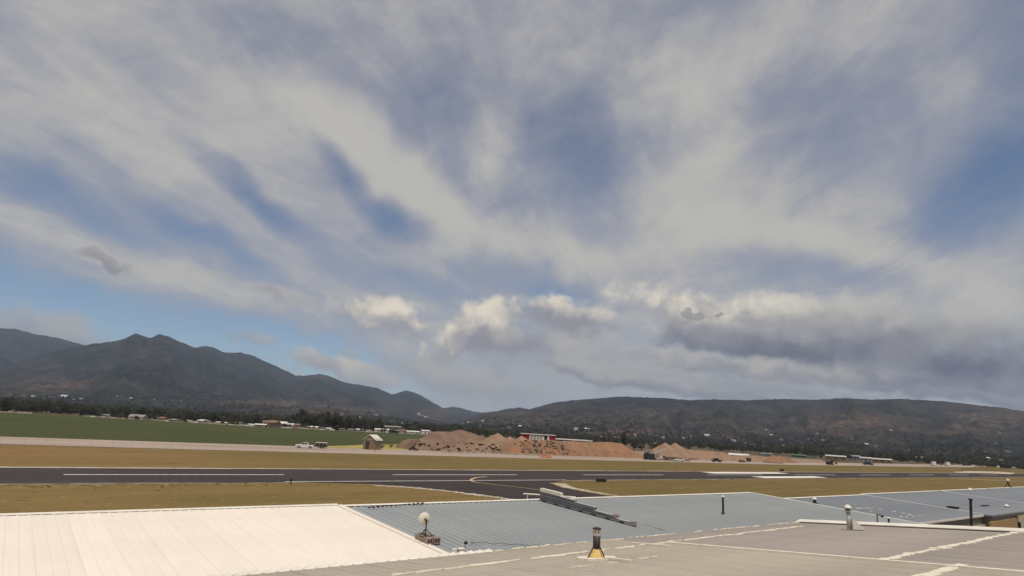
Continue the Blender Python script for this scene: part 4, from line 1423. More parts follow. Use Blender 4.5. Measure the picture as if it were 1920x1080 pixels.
side = fa   # lying along the gravel road
pickup(gp(571, 840.3), side + math.pi, MT['car_white'], 'white pickup parked on the gravel road beside the crop field', 1.12)
p = gp(602, 840.6)
t = thing('covered_trailer', 'dark covered trailer with white top behind the white pickup', 'trailer', p, side + math.pi)
MB().box(-2.2, 2.2, -1, 1, .55, 1.35).build('body', MT['car_dark'], t)
MB().prism([(-2.1, 1.353), (2.1, 1.353), (2.0, 2.05), (-2.0, 2.05)], -.95, .95).build('canopy', MT['glass_dark'], t)
MB().box(-2.15, 2.15, -1.05, 1.05, 2.053, 2.22).build('roof', MT['car_white'], t)
MB().tube((2.2, 0, .6), (3.3, 0, .5), .06).build('drawbar', MT['dark_metal'], t)
for k in range(4):
    for s in (-1, 1):
        MB().box(-2.0 + 1.3 * k, -1.92 + 1.3 * k, s * .975 - .02, s * .975 + .02, 1.353, 2.05).build('pillar', MT['car_white'], t)
wheels(t, (-.6, .5), 2.0)
car(gp(775, 845), side + .2, MT['car_dark'], 'dark low car on the yellow verge left of the spoil bank', 1.0)
pickup(gp(1237, 862), side + 2.2, MT['car_white'], 'white truck beside the crusher in front of the gravel cone', .95)
pickup(gp(1273, 865.2), side + math.pi, MT['car_white'], 'white pickup at the end of the long dark trailer', .92)
p = gp(1262, 864)
t = thing('flatbed_trailer', 'long dark flatbed trailer in front of the twin gravel cones', 'trailer', p, side)
MB().box(-5, 4.6, -1.2, 1.2, .9, 1.3).build('deck', MT['car_dark'], t)
MB().box(-4.8, 4.2, -1.1, 1.1, 1.303, 2.0).build('load', MT['w_brown'], t)
MB().box(-5.1, -4.95, -1.2, 1.2, .9, 2.3).build('headboard', MT['car_dark'], t)
wheels(t, (2.4, 3.6, -3.6), 2.3, .48)
car(gp(1344, 866.5), side, MT['car_red'], 'maroon car parked before the long dirt bank', 1.25, 1.7)
car(gp(1391, 867.0), side, MT['car_red'], 'small brown car parked right of the maroon car', .9, .8)
p = gp(1404, 866)
t = thing('water_tank', 'dark round tank on legs before the long dirt bank', 'tank', p, side)
MB().tube((-1.2, 0, 1.6), (1.2, 0, 1.6), 1.0, 1.0, 14).build('drum', MT['car_dark'], t)
for sx in (-.8, .8):
    MB().box(sx - .12, sx + .12, -.7, .7, -.05, .9).build('leg', MT['dark_metal'], t)
car(gp(1446, 868), side, MT['car_dark'], 'dark car at the foot of the pointed orange sand heap', 1.0, .9)
car(gp(1628, 872.3), side, MT['car_dark'], 'dark car before the long stable with pale roof', 1.6, 1.4)
p = gp(1556, 871.5)
t = thing('excavator', 'dark excavator with folded arm left of the long pale-roofed shed', 'excavator', p, side)
for s in (-1, 1):
    MB().prism([(-2, .1), (2, .1), (2.3, .5), (2, .95), (-2, .95), (-2.3, .5)], s * 1.1 - .3, s * 1.1 + .3).build('track', MT['black'], t)
MB().box(-2.0, 1.5, -1.3, 1.3, 1.0, 2.2).build('engine_housing', MT['dark_metal'], t)
MB().box(.4, 1.9, -1.25, -.1, 2.203, 3.4).build('cab', MT['glass_dark'], t)
MB().tube((1.6, .4, 1.9), (4.0, .4, 4.0), .28, .2, 6).build('boom', MT['dark_metal'], t)
MB().tube((4.0, .4, 4.0), (5.0, .4, 1.6), .2, .14, 6).build('arm', MT['dark_metal'], t)
MB().prism([(4.7, 1.6), (5.4, 1.6), (5.5, .8), (4.9, .5), (4.5, .9)], .0, .8).build('bucket', MT['dark_metal'], t)
for (x, y, lab) in ((1750, 873.5, 'white box truck, left of the two before the blue-grey shed'), (1776, 874, 'white box truck, right of the two before the blue-grey shed')):
    p = gp(x, y)
    t = thing('box_truck', lab, 'truck', p, side + 1.2)
    MB().box(-3.6, 1.4, -1.3, 1.3, .9, 4.2).build('cargo_box', MT['car_white'], t)
    MB().prism([(1.5, .6), (3.4, .6), (3.4, 1.6), (2.9, 2.7), (1.5, 2.7)], -1.15, 1.15).build('cab', MT['car_white'], t)
    MB().add([(3.42, -1, 1.65), (3.42, 1, 1.65), (2.94, 1, 2.6), (2.94, -1, 2.6)], [(0, 1, 2, 3)]).build('windscreen', MT['glass_dark'], t)
    wheels(t, (-2.4, 2.4), 2.4, .5)

# crusher with its conveyor
p = gp(1218, 862)
t = thing('stone_crusher', 'dark stone crusher with a conveyor rising to the gravel cone', 'machine', p, side)
for s in (-1, 1):
    MB().prism([(-2.6, 0), (2.6, 0), (2.9, .5), (2.6, 1.0), (-2.6, 1.0), (-2.9, .5)], s * 1.2 - .3, s * 1.2 + .3).build('track', MT['black'], t)
MB().box(-2.8, 2.4, -1.4, 1.4, 1.05, 3.2).build('engine_housing', MT['dark_metal'], t)
MB().add([(-2.9, -1.6, 4.6), (.3, -1.6, 4.6), (.3, 1.6, 4.6), (-2.9, 1.6, 4.6), (-2.2, -.9, 3.25), (-.4, -.9, 3.25), (-.4, .9, 3.25), (-2.2, .9, 3.25)],
         [(4, 5, 1, 0), (5, 6, 2, 1), (6, 7, 3, 2), (7, 4, 0, 3), (7, 6, 5, 4)]).build('hopper', MT['vent_gray'], t)
cv = MB()
cv.hexa([(1.0, -.5, 2.2), (1.0, .5, 2.2), (8.6, .5, 6.0), (8.6, -.5, 6.0), (1.0, -.5, 2.6), (1.0, .5, 2.6), (8.6, .5, 6.4), (8.6, -.5, 6.4)])
cv.build('conveyor', MT['vent_gray'], t)
for s in (-.4, .4):
    MB().tube((3.0, s, 0), (4.8, s, 4.0), .09, .09, 6).build('strut', MT['dark_metal'], t)

# ================================================================ hangars
PITCH_M = .305       # rib spacing of the roof sheets
PANEL = PITCH_M * 3


def panel_mesh(name, y0, y1, a, b, mat_, rib=.032, zoff=0.0, n=3, saw=False):
    """ribbed sheet, three ribs wide, lying on z = CAM_Z - a + b*Y"""
    prof = []
    for k in range(n):
        x = k * PITCH_M
        if saw:
            prof += [(x, 0), (x + .150, 0), (x + .162, rib), (x + .195, rib), (x + .245, .006)]
        else:
            prof += [(x, 0), (x + .215, 0), (x + .240, rib), (x + .275, rib)]
    prof.append((n * PITCH_M, 0))
    vs_, fs_ = [], []
    for (x, h) in prof:
        for y in (y0, y1):
            vs_.append((x, y, CAM_Z - a + b * y + h + zoff))
    for i in range(len(prof) - 1):
        fs_.append((2 * i, 2 * i + 2, 2 * i + 3, 2 * i + 1))
    # front edge of the sheet: thin lip
    n0 = len(vs_)
    ye = y0 if y0 < y1 else y1
    for (x, h) in prof:
        vs_ += [(x, ye - .002, CAM_Z - a + b * ye + h + zoff), (x, ye - .002, CAM_Z - a + b * ye + h + zoff - .02)]
    for i in range(len(prof) - 1):
        fs_.append((n0 + 2 * i + 1, n0 + 2 * i + 3, n0 + 2 * i + 2, n0 + 2 * i))
    return MB().add(vs_, fs_).mesh(name, mat_)


def roof_z(y, a, b):
    return CAM_Z - a + b * y


def hangar(label, x0, x1, y_eave, y_ridge, a, b, sheet_mat, wall_mat, trim=True, cap=True):
    t = thing('hangar', label, 'hangar', (0, 0, 0))
    zr, ze = roof_z(y_ridge, a, b), roof_z(y_eave, a, b)
    # single-pitch roof: the high wall with the big doors faces the runway
    e = .12
    yw0, yw1 = y_eave + .07, y_ridge - .25
    z0_, z1_ = roof_z(yw0, a, b) - .12, roof_z(yw1, a, b) - .12
    MB().hexa([(x0 + e, yw0, 0), (x1 - e, yw0, 0), (x1 - e, yw1, 0), (x0 + e, yw1, 0),
               (x0 + e, yw0, z0_), (x1 - e, yw0, z0_), (x1 - e, yw1, z1_), (x0 + e, yw1, z1_)]).build('wall', wall_mat, t)
    dk = MB()
    dk.hexa([(x0, y_eave + .05, ze - .10), (x1, y_eave + .05, ze - .10), (x1, y_ridge, zr - .10), (x0, y_ridge, zr - .10),
             (x0, y_eave + .05, ze - .03), (x1, y_eave + .05, ze - .03), (x1, y_ridge, zr - .03), (x0, y_ridge, zr - .03)])
    rf = dk.build('roof', sheet_mat, t)
    n_ = int(math.ceil((x1 - x0) / PANEL - 1e-6))
    rib_ = .014 if sheet_mat is MT['roof_white'] else .034
    pm_ = panel_mesh('roof_panel', y_eave, y_ridge - .02, a, b, sheet_mat, rib_)
    k = 0
    x = x0
    while x < x1 - .05:
        if x + PANEL <= x1 + .01:
            link_mesh('roof_panel', pm_, rf, (x, 0, 0))
        else:
            m_ = max(1, int((x1 - x) / PITCH_M))
            link_mesh('roof_panel', panel_mesh('roof_panel', y_eave, y_ridge - .02, a, b, sheet_mat, n=m_), rf, (x, 0, 0))
        x += PANEL
    if cap:
        cp = MB()
        w, h = .13, rib_ + .004
        zc = roof_z(y_ridge - w, a, b) + h
        cp.hexa([(x0, y_ridge - w, zc), (x1, y_ridge - w, zc), (x1, y_ridge + .06, zr + h + .01), (x0, y_ridge + .06, zr + h + .01),
                 (x0, y_ridge - w, zc + .012), (x1, y_ridge - w, zc + .012), (x1, y_ridge + .06, zr + h + .03), (x0, y_ridge + .06, zr + h + .03)])
        cp.box(x0, x1, y_ridge + .062, y_ridge + .075, zr - .25, zr + h + .03)
        cp.build('ridge_cap', MT['trim_white'], rf)
    return t, rf


A0, B0 = 4.8, .05
XW = 11.5
YE, YR = 13.95, 25.3
white_h, white_rf = hangar('hangar with the cream-white ribbed roof in the lower left', -17.0, XW, YE, YR, A0, B0, MT['roof_white'], MT['wall_cream'])
blue_h, blue_rf = hangar('hangar with silvery ribbed roof next to the cream-white one', XW + .02, 43.0, YE, YR - .25, A0 + .03, B0, MT['roof_blue'], MT['wall_gray'])
# white sheet edge where the two roofs meet
MB().hexa([(XW - .10, YE, roof_z(YE, A0, B0) + .004), (XW + .03, YE, roof_z(YE, A0, B0) + .004), (XW + .03, YR - .2, roof_z(YR - .2, A0, B0) + .004), (XW - .10, YR - .2, roof_z(YR - .2, A0, B0) + .004),
           (XW - .10, YE, roof_z(YE, A0, B0) + .034), (XW + .03, YE, roof_z(YE, A0, B0) + .034), (XW + .03, YR - .2, roof_z(YR - .2, A0, B0) + .034), (XW - .10, YR - .2, roof_z(YR - .2, A0, B0) + .034)]
          ).build('edge_flashing', MT['roof_white'], white_rf)
for k in range(13):
    q = rp(692 + 100 * k / 12, 954 - 8.5 * k / 12, A0, B0)
    MB().box(-.06, .06, -.03, .03, .03, .075).build('shadow_dash', MT['dark_metal'], blue_rf, loc=(q.x, q.y, q.z))  # dark blocks stand in for a row of shadow dashes and closure gaps
A1 = A0 + .14
h2, rf2 = hangar('blue-grey roofed hangar stepped down beyond the silvery roof', 43.15, 57.3, YE + 1.0, 23.2, A1, B0, MT['roof_blue_dark'], MT['wall_gray'])
h3, rf3 = hangar('blue-grey roofed hangar with tan doors, second beyond the step', 57.45, 76.0, YE + .5, 23.4, A1 - .02, B0, MT['roof_blue_dark'], MT['wall_gray'])
h4, rf4 = hangar('blue-grey roofed hangar third beyond the step, near the right frame edge', 76.15, 92.0, YE + .5, 23.3, A1 - .05, B0, MT['roof_blue_dark'], MT['wall_gray'])
h5, rf5 = hangar('last blue-grey hangar roof of the row at the right frame edge', 92.15, 112.0, YE + .5, 23.2, A1 - .08, B0, MT['roof_blue_dark'], MT['wall_gray'])


for (x, y) in ((1608, 954), (1615, 954), (1622, 953), (1629, 954), (1635, 953), (1633, 959.5), (1651, 956), (1677, 960), (1692, 963), (1696, 963), (1705, 966), (1690, 970), (1700, 970), (1712, 969), (1725, 968)):
    q = rp(x, y, A1, B0)
    w = rnd.uniform(.05, .16)
    MB().lathe((0, 0, .034), [(w, 0), (w * .8, .01)], 7).build('dropping_spot', MT['sealant'], rf2, loc=(q.x, q.y, q.z))  # small white spots for bird droppings on the roof


def rake(rf_, x, y0, y1, a, b, w=.16, mat_=None, h=.07, name='rake_trim'):
    z0, z1 = roof_z(y0, a, b), roof_z(y1, a, b)
    return MB().hexa([(x - w / 2, y0, z0 - .05), (x + w / 2, y0, z0 - .05), (x + w / 2, y1, z1 - .05), (x - w / 2, y1, z1 - .05),
                      (x - w / 2, y0, z0 + h), (x + w / 2, y0, z0 + h), (x + w / 2, y1, z1 + h), (x - w / 2, y1, z1 + h)]).build(name, mat_ or MT['trim_white'], rf_)


rake(blue_rf, 43.02, YE, YR - .3, A0 + .03, B0, .2)
rake(rf2, 57.37, YE + 1.0, 23.2, A1, B0, .14)
rake(rf3, 76.07, YE + .5, 23.4, A1, B0, .14)
rake(rf4, 92.07, YE + .5, 23.3, A1, B0, .14)
# eave gutter and doors of the far hangars
for (rf_, xa, xb, ye_, a_) in ((rf2, 44.0, 57.3, YE + 1.0, A1), (rf3, 57.5, 75.9, YE + .5, A1 - .02), (rf4, 76.2, 91.9, YE + .5, A1 - .05)):
    z = roof_z(ye_, a_, B0)
    MB().box(xa, xb, ye_ - .07, ye_ - .01, z - .12, z + .01).build('gutter', MT['trim_white'] if rf_ is rf2 else MT['parapet'], rf_)


def door(h_, xa, xb, y, z0, z1, m_):
    d_ = MB().box(xa, xb, y - .14, y - .003, z0, z1).build('door', m_, h_)
    n_ = max(2, int((xb - xa) / 2.6))
    for k in range(1, n_):
        x = xa + (xb - xa) * k / n_
        MB().box(x - .02, x + .02, y - .165, y - .141, z0, z1).build('stiffener', m_, d_)
    return d_


wy2, wy3 = YE + 1.0 + .07, YE + .5 + .07


def wp(x, y, Y):
    d_ = ray(x, y)
    return Vector((d_.x, d_.y, d_.z)) * (Y / d_.y) + Vector((0, 0, CAM_Z))


door(h2, wp(1824, 990, wy2).x, wp(1847, 990, wy2).x, wy2, 0, wp(1836, 984.5, wy2).z, MT['wall_cream'])
door(h3, wp(1854, 985, wy3).x, wp(1903, 985, wy3).x, wy3, 0, wp(1880, 974.5, wy3).z, MT['wall_tan'])
door(h3, wp(1907, 985, wy3).x, wp(1935, 985, wy3).x, wy3, 0, wp(1915, 965, wy3).z, MT['wall_cream'])
door(h4, 79.5, 88.5, wy3, 0, 6.2, MT['wall_tan'])
for (h_, px_, yy) in ((h3, 1905, wy3), (h2, 1850, wy2)):
    x = wp(px_, 985, yy).x
    MB().box(x - .06, x + .06, yy - .3, yy - .15, 0, wp(px_, 978, yy).z).build('downpipe', MT['black'], h_)

# ---- grey roof under the camera
GA, GB = 1.9, -.105
GX0, GX1, GYE, GYR = -5.0, 29.4, 14.75, -3.2
SEAM = 16.8
t = thing('near_hangar', 'hangar with the weathered grey ribbed roof in the foreground', 'hangar', (0, 0, 0))
ze, zr = roof_z(GYE, GA, GB), roof_z(GYR, GA, GB)
MB().add([(GX0, -20, 0), (GX1 - .3, -20, 0), (GX1 - .3, 13.6, 0), (GX0, 13.6, 0), (GX0, -20, ze - .1), (GX1 - .3, -20, ze - .1), (GX1 - .3, 13.6, ze - .05), (GX0, 13.6, ze - .05),
          (GX0, GYR, zr - .15), (GX1 - .3, GYR, zr - .15)], [(0, 1, 5, 4), (2, 3, 7, 6), (1, 2, 6, 9, 5), (3, 0, 4, 8, 7)]).build('wall', MT['wall_gray'], t)
gr = MB().add([(GX0, GYE - .06, ze - .05), (GX1, GYE - .06, ze - .05), (GX1, GYR, zr - .05), (GX0, GYR, zr - .05), (GX0, -21, ze - .05), (GX1, -21, ze - .05),
               (GX0, GYE - .06, ze - .11), (GX1, GYE - .06, ze - .11), (GX1, GYR, zr - .11), (GX0, GYR, zr - .11), (GX0, -21, ze - .11), (GX1, -21, ze - .11)],
              [(1, 0, 3, 2), (2, 3, 4, 5), (6, 7, 8, 9), (9, 8, 11, 10), (0, 1, 7, 6), (1, 2, 8, 7), (2, 5, 11, 8)]).build('roof', MT['roof_gray'], t)
LAP1, LAP2 = 6.55, 5.0          # lower sheets end under the upper ones here
RIBG = .013


def near_sheets(xa, xb, lap, m_):
    up = panel_mesh('roof_panel', lap, GYR, GA, GB, m_, RIBG, .012, 3, True)
    lo = panel_mesh('roof_panel', GYE, lap - .15, GA, GB, m_, RIBG, 0, 3, True)
    x = xa
    while x + PANEL <= xb + .02:
        link_mesh('roof_panel', lo, gr, (x, 0, 0))
        link_mesh('roof_panel', up, gr, (x, 0, 0))
        x += PANEL
    return x


near_sheets(SEAM - PANEL * 24, SEAM, LAP2, MT['roof_gray'])
xe = near_sheets(SEAM + .03, GX1, LAP1, MT['roof_mauve'])


def gz(y):
    return roof_z(y, GA, GB)


def bead_x(xa, xb, y, w0, w1, gap, seed, lift=.028, name='sealant_bead', drift=0.0, m_=None):
    """lumpy white sealant across the ribs"""
    r_ = random.Random(seed)
    w0, w1 = w0 * .72, w1 * .72
    m_b = MB()
    x = xa
    while x < xb:
        L = r_.uniform(.2, .5)
        if r_.random() > gap:
            yy = y + r_.gauss(0, .035) + drift * (x - xa)
            w = r_.uniform(w0, w1)
            sk = r_.uniform(-.06, .10)
            q = [(x, yy - w), (x + L, yy - w * r_.uniform(.5, 1.2) + sk), (x + L + .04, yy + w * r_.uniform(.4, 1) + sk), (x + .03, yy + w * r_.uniform(.6, 1.2))]
            m_b.hexa([(a, b_, gz(b_) + .004) for (a, b_) in q] + [(a + .01, b_, gz(b_) + lift + r_.uniform(0, .01)) for (a, b_) in q])
        x += L * r_.uniform(.95, 1.15)
    return tag(m_b.build(name, m_ or MT['sealant'], gr), kind='stuff')


def bead_y(x, ya, yb, w, seed, gap=0.0, lift=.06):
    r_ = random.Random(seed)
    m_b = MB()
    y = ya
    while y < yb:
        L = r_.uniform(.3, .6)
        if r_.random() >= gap:
            w_ = w * r_.uniform(.75, 1.15)
            q = [(x - w_, y), (x + w_, y), (x + w_, min(yb, y + L)), (x - w_, min(yb, y + L))]
            m_b.hexa([(a, b_, gz(b_) + .004) for (a, b_) in q] + [(a, b_, gz(b_) + lift) for (a, b_) in q])
        y += L
    return tag(m_b.build('sealant_bead', MT['sealant'], gr), kind='stuff')


bead_x(7.0, 26.5, 12.35, .07, .17, .12, 1, drift=.045)
bead_x(2.0, 7.0, 12.25, .07, .18, .45, 2)
bead_x(11.5, GX1 - .2, GYE - .12, .04, .11, .30, 3)
bead_x(SEAM, GX1, LAP1, .10, .20, .02, 4)
bead_x(10.0, SEAM + .3, LAP2, .12, .24, .04, 5)
bead_x(10.5, 14.0, 10.6, .03, .07, .6, 6)
bead_x(12.5, 16.0, 9.4, .02, .06, .7, 16)
bead_y(SEAM, -3.0, 12.6, .085, 7)
bead_y(SEAM - .9, 11.9, 13.3, .05, 17)
bead_y(12.4, 10.4, 11.6, .05, 18)
# white sloping rake flashing at the right end
MB().hexa([(GX1 - .34, GYR, gz(GYR) + .03), (GX1 + .10, GYR, gz(GYR) - .10), (GX1 + .10, GYE, gz(GYE) - .10), (GX1 - .34, GYE, gz(GYE) + .03),
           (GX1 - .34, GYR, gz(GYR) + .05), (GX1 + .10, GYR, gz(GYR) + .125), (GX1 + .10, GYE, gz(GYE) + .125), (GX1 - .34, GYE, gz(GYE) + .05)]).build('rake_trim', MT['trim_white'], gr)
# scalloped closures at the eave
for k in range(int((11.6 - GX0) / PITCH_M)):
    x = GX0 + PITCH_M * k
    z = gz(GYE)
    MB().add([(x + .02, GYE - .16, gz(GYE - .16) + .004), (x + .30, GYE - .16, gz(GYE - .16) + .004), (x + .30, GYE + .05, z - .02), (x + .02, GYE + .05, z - .02),
              (x + .02, GYE - .13, gz(GYE - .13) + .010), (x + .285, GYE - .05, z + .060), (x + .285, GYE + .05, z + .065), (x + .02, GYE + .05, z + .012)],
             [(3, 2, 1, 0), (4, 5, 6, 7), (0, 1, 5, 4), (1, 2, 6, 5), (2, 3, 7, 6), (3, 0, 4, 7)]).build('eave_closure', MT['trim_white'], gr)
# pale closure strip under the left part of the eave
MB().box(GX0, 11.6, GYE + .01, GYE + .05, ze - .09, ze + .012).build('eave_trim', MT['trim_white'], gr)

# ================================================================ things on the roofs
def top_z(p, x, y):
    return at_range(x, y, math.hypot(p.x, p.y)).z


# ---- weighted dish mount
fp = rp(806, 1021, A0 - .014, B0)
BW, BL, BH = .235, .39, .19
k = 0
for i, row in enumerate(('left row', 'right row')):
    for j, end in enumerate(('near', 'far')):
        x, y = fp.x + (BW + .045) * i, fp.y + j * (BL + .012)
        z = roof_z(y, A0, B0) + .014
        t = thing('concrete_block', 'hollow concrete block weighting the dish mount, %s end of the %s' % (end, row), 'block', (x, y, z), 0, 'concrete blocks under the dish')
        t.rotation_euler = (math.atan(B0), 0, 0)
        w = .033
        m_ = MB()
        m_.box(-BW / 2, BW / 2, 0, BL, 0, w).box(-BW / 2, BW / 2, 0, BL, BH - w, BH)
        for xx in (-BW / 2, -w / 2, BW / 2 - w):
            m_.box(xx, xx + w, 0, BL, w, BH - w)
        m_.build('shell', MT['cmu'], t)
        MB().box(-BW / 2 + w, BW / 2 - w, .10, .11, w, BH - w).build('core_shade', MT['black'], t)  # black sheet put in for the shade inside the hollow cores
zb = roof_z(fp.y + .4, A0, B0) + .014 + BH
dp = Vector((fp.x + .05, fp.y + .42, zb))
t = thing('dish_antenna', 'small cream dish antenna on a dark tripod weighted with concrete blocks', 'antenna', dp)
zt = top_z(dp, 796, 974)
hh = zt - dp.z
MB().tube((0, 0, -.01), (.02, 0, hh), .022, .022, 8).build('mast', MT['dark_metal'], t)
for (dx, dy) in ((-.24, -.02), (.20, -.14), (.06, .30)):
    MB().tube((dx, dy, .0), (.01, 0, hh * .42), .014, .014, 6).build('strut', MT['dark_metal'], t)
MB().box(-.28, .26, -.18, -.14, -.004, .014).box(-.03, .03, -.139, .32, -.004, .014).build('foot_frame', MT['dark_metal'], t)
R_ = 10.8 / 1180 * math.hypot(dp.x, dp.y) * 1.0
dm = MB()
prof = [(0.0, 0.0), (.25, .008), (.5, .03), (.75, .068), (1.0, .12), (1.0, .135), (.98, .135), (.75, .085), (.5, .045), (.25, .02), (0, .012)]
n_ = 28
vs_, fs_ = [], []
for (r, z) in prof:
    for i in range(n_):
        a = 2 * math.pi * i / n_
        vs_.append((r * R_ * math.cos(a), r * R_ * math.sin(a), z * R_ * 2))
for q in range(len(prof) - 1):
    for i in range(n_):
        fs_.append((q * n_ + i, q * n_ + (i + 1) % n_, (q + 1) * n_ + (i + 1) % n_, (q + 1) * n_ + i))
do = dm.add(vs_, fs_).build('reflector', MT['dish'], t, True, (-.04, .05, hh + .015))
look = (HD * .93 - RT * .35 + UP * .05).normalized()
do.rotation_euler = look.to_track_quat('Z', 'Y').to_euler()
MB().tube((-.0, .0, hh - .05), (-.03, .05, hh + .03), .03, .03, 8).build('bracket', MT['dark_metal'], t)
o = MB().tube((0, 0, .02), (0, 0, R_ * .9), .008, .008, 6).tube((0, 0, R_ * .9), (0, 0, R_ * 1.08), .025, .025, 8).build('feed', MT['dish'], do)

# ---- white stub posts by the joint and a dark aerial
for (x, yb_, yt, w, lab) in ((852, 1041, 1030, .055, 'short white stub post at the foot of the roof joint, left of two'), (864, 1041, 1029, .085, 'thicker white stub post at the foot of the roof joint, right of two')):
    p = rp(x, yb_, A0 - .03, B0)
    t = thing('stub_post', lab, 'post', p)
    h = top_z(p, x, yt) - p.z
    MB().box(-w, w, -w, w, -.03, h).build('post', MT['trim_white'], t)
    MB().box(-w * 1.2, w * 1.2, -w * 1.2, w * 1.2, h, h + .02).build('cap', MT['trim_white'], t)
    MB().box(w + .001, w + .025, -w * .6, w * .6, -.03, h * .96).build('strap', MT['bark'], t)
p = rp(871, 1033, A0, B0)
t = thing('aerial', 'thin dark aerial with a short boom near the end of the roof joint', 'antenna', p)
h = top_z(p, 873, 1014) - p.z
MB().tube((0, 0, -.02), (.02, 0, h), .013, .011, 6).build('mast', MT['dark_metal'], t)
MB().box(-.02, .08, -.03, .03, h - .1, h - .03).build('clamp', MT['black'], t)
MB().tube((.05, 0, h - .05), (.30, -.1, h - .03), .008, .008, 6).build('boom', MT['vent_gray'], t)
for (u_, v_) in ((.2, .10), (.27, .07)):
    MB().tube((u_, -.06, h - .04 - v_), (u_ + .02, -.06, h - .04 + v_), .006, .006, 5).build('rod', MT['dark_metal'], t)
# cable from the aerial over the silvery roof
cb = []
for i in range(40):
    f_ = i / 39
    px_, py_ = 880 + 190 * f_, 1018 + 10 * f_ + 1.2 * math.sin(i * .9)
    q = rp(px_, py_, A0 - .02, B0)
    cb.append(q + Vector((0, 0, .03)))
m_ = MB()
for i in range(len(cb) - 1):
    m_.tube(cb[i], cb[i + 1], .008, .008, 5)
o = m_.build('cable', MT['dark_metal'])
tag(o, 'thin dark cable lying across the silvery roof near its lower edge', 'cable')

# ---- stepped duct run across the silvery roof
pa, pb = rp(991, 940, A0, B0), rp(1208, 984, A0, B0)
xp = (pa.x + pb.x) / 2
t = thing('roof_duct', 'stack of stepped grey ducts running down the silvery roof from its upper edge', 'duct', (xp, 0, 0))
ys = [pa.y]
for xpix, ypix in ((1043, 950), (1076, 957), (1117, 967), (1163, 976), (1208, 984)):
    ys.append(rp(xpix, ypix, A0, B0).y)
base = .0
for i, (hgt, w, end) in enumerate(((.10, .092, 5), (.08, .094, 4), (.13, .096, 3), (.06, .098, 2), (.15, .10, 1))):
    y1, y0 = ys[0], ys[end]
    z0, z1 = roof_z(y0, A0, B0) + .03 + base, roof_z(y1, A0, B0) + .03 + base
    g_ = .035 if i == 0 else .004
    MB().hexa([(-w, y0, z0 + g_), (w, y0, z0 + g_), (w, y1, z1 + g_), (-w, y1, z1 + g_), (-w, y0, z0 + hgt), (w, y0, z0 + hgt), (w, y1, z1 + hgt), (-w, y1, z1 + hgt)]
              ).build('duct', MT['sealant'] if i == 4 else MT['parapet'], t)
    MB().hexa([(-w, y0 - .004, z0 + hgt + .002), (w, y0 - .004, z0 + hgt + .002), (w, ys[end - 1] if end > 1 else y1, z1 + hgt + .002 - B0 * (y1 - ys[max(0, end - 1)])), (-w, ys[end - 1] if end > 1 else y1, z1 + hgt + .002 - B0 * (y1 - ys[max(0, end - 1)])),
               (-w, y0 - .004, z0 + hgt + .016), (w, y0 - .004, z0 + hgt + .016), (w, ys[end - 1] if end > 1 else y1, z1 + hgt + .016 - B0 * (y1 - ys[max(0, end - 1)])), (-w, ys[end - 1] if end > 1 else y1, z1 + hgt + .016 - B0 * (y1 - ys[max(0, end - 1)]))]
              ).build('lit_top', MT['sealant'] if i == 4 else MT['vent_gray'], t)  # tops paler than the sides: lit and shaded faces put into the colours
    if i < 2:
        MB().box(-w - .05, w + .05, y0 - .16, y0 - .022, z0 - .01, z0 + hgt + .06).build('end_cap', MT['cmu'], t)
    base += hgt + .018
for k in range(7):
    yk = ys[0] + (ys[5] - ys[0]) * (k + .3) / 7
    zk = roof_z(yk, A0, B0)
    MB().box(-.12, .12, yk - .05, yk + .05, zk + .001, zk + .064).build('sleeper', MT['bark'], t)
p = rp(1247, 996, A0, B0)
m_ = MB()
for i in range(12):
    a, b_ = pb.lerp(p, i / 12), pb.lerp(p, (i + 1) / 12)
    m_.tube(a + Vector((0, 0, .03)), b_ + Vector((0, 0, .03)), .006, .006, 5)
tag(m_.build('cable', MT['dark_metal']), 'thin cable running on from the lower end of the stepped ducts', 'cable')
# white rail behind it, on the ridge
ra = at_range(981, 926, math.hypot(pa.x, pa.y) + 2.2)
rb = at_range(1079, 932.5, math.hypot(pa.x, pa.y) + 4.0)
rm = (ra + rb) / 2
t = thing('ridge_rail', 'white horizontal rail on short posts beyond the top of the stepped ducts', 'rail', (rm.x, rm.y, 0))
MB().tube(ra - Vector((rm.x, rm.y, 0)), rb - Vector((rm.x, rm.y, 0)), .045, .045, 8).build('rail', MT['trim_white'], t)
for f_ in (.08, .92):
    q = ra.lerp(rb, f_) - Vector((rm.x, rm.y, 0))
    MB().tube((q.x, q.y, roof_z(YR - .25, A0, B0) - .25), (q.x, q.y, q.z), .03, .03, 6).build('post', MT['trim_white'], t)


# ---- vents, stacks and aerials
def vent(name, label, p, h, r, body, capm, cone=True, base=None, cap_w=1.5, lean=None):
    t = thing(name, label, 'vent', p)
    MB().tube((0, 0, -.06), (0, 0, h), r, r, 12).build('pipe', body, t)
    if cone:
        MB().lathe((0, 0, h), [(r * cap_w, .0), (r * cap_w, r * .5), (r * .9, r * 1.0), (.0, r * 1.6)], 12).build('cap', capm, t)
    MB().lathe((0, 0, -.05), [(r * 2.2, 0), (r * 2.0, .06), (r * 1.15, .12), (r * 1.1, .16)], 12).build('flashing', base or body, t)
    return t


p = rp(1356, 963, A0, B0)
vent('roof_vent', 'slim dark vent pipe with white cap standing mid-roof on the silvery hangar', p, top_z(p, 1358, 932) - p.z, .055, MT['dark_metal'], MT['trim_white'])
p = rp(1511, 945, A0, B0)
p.x = 43.6
vent('roof_vent', 'short dark vent with white cap at the top of the step in the roof line', p, top_z(p, 1511, 935) - p.z, .10, MT['dark_metal'], MT['trim_white'])
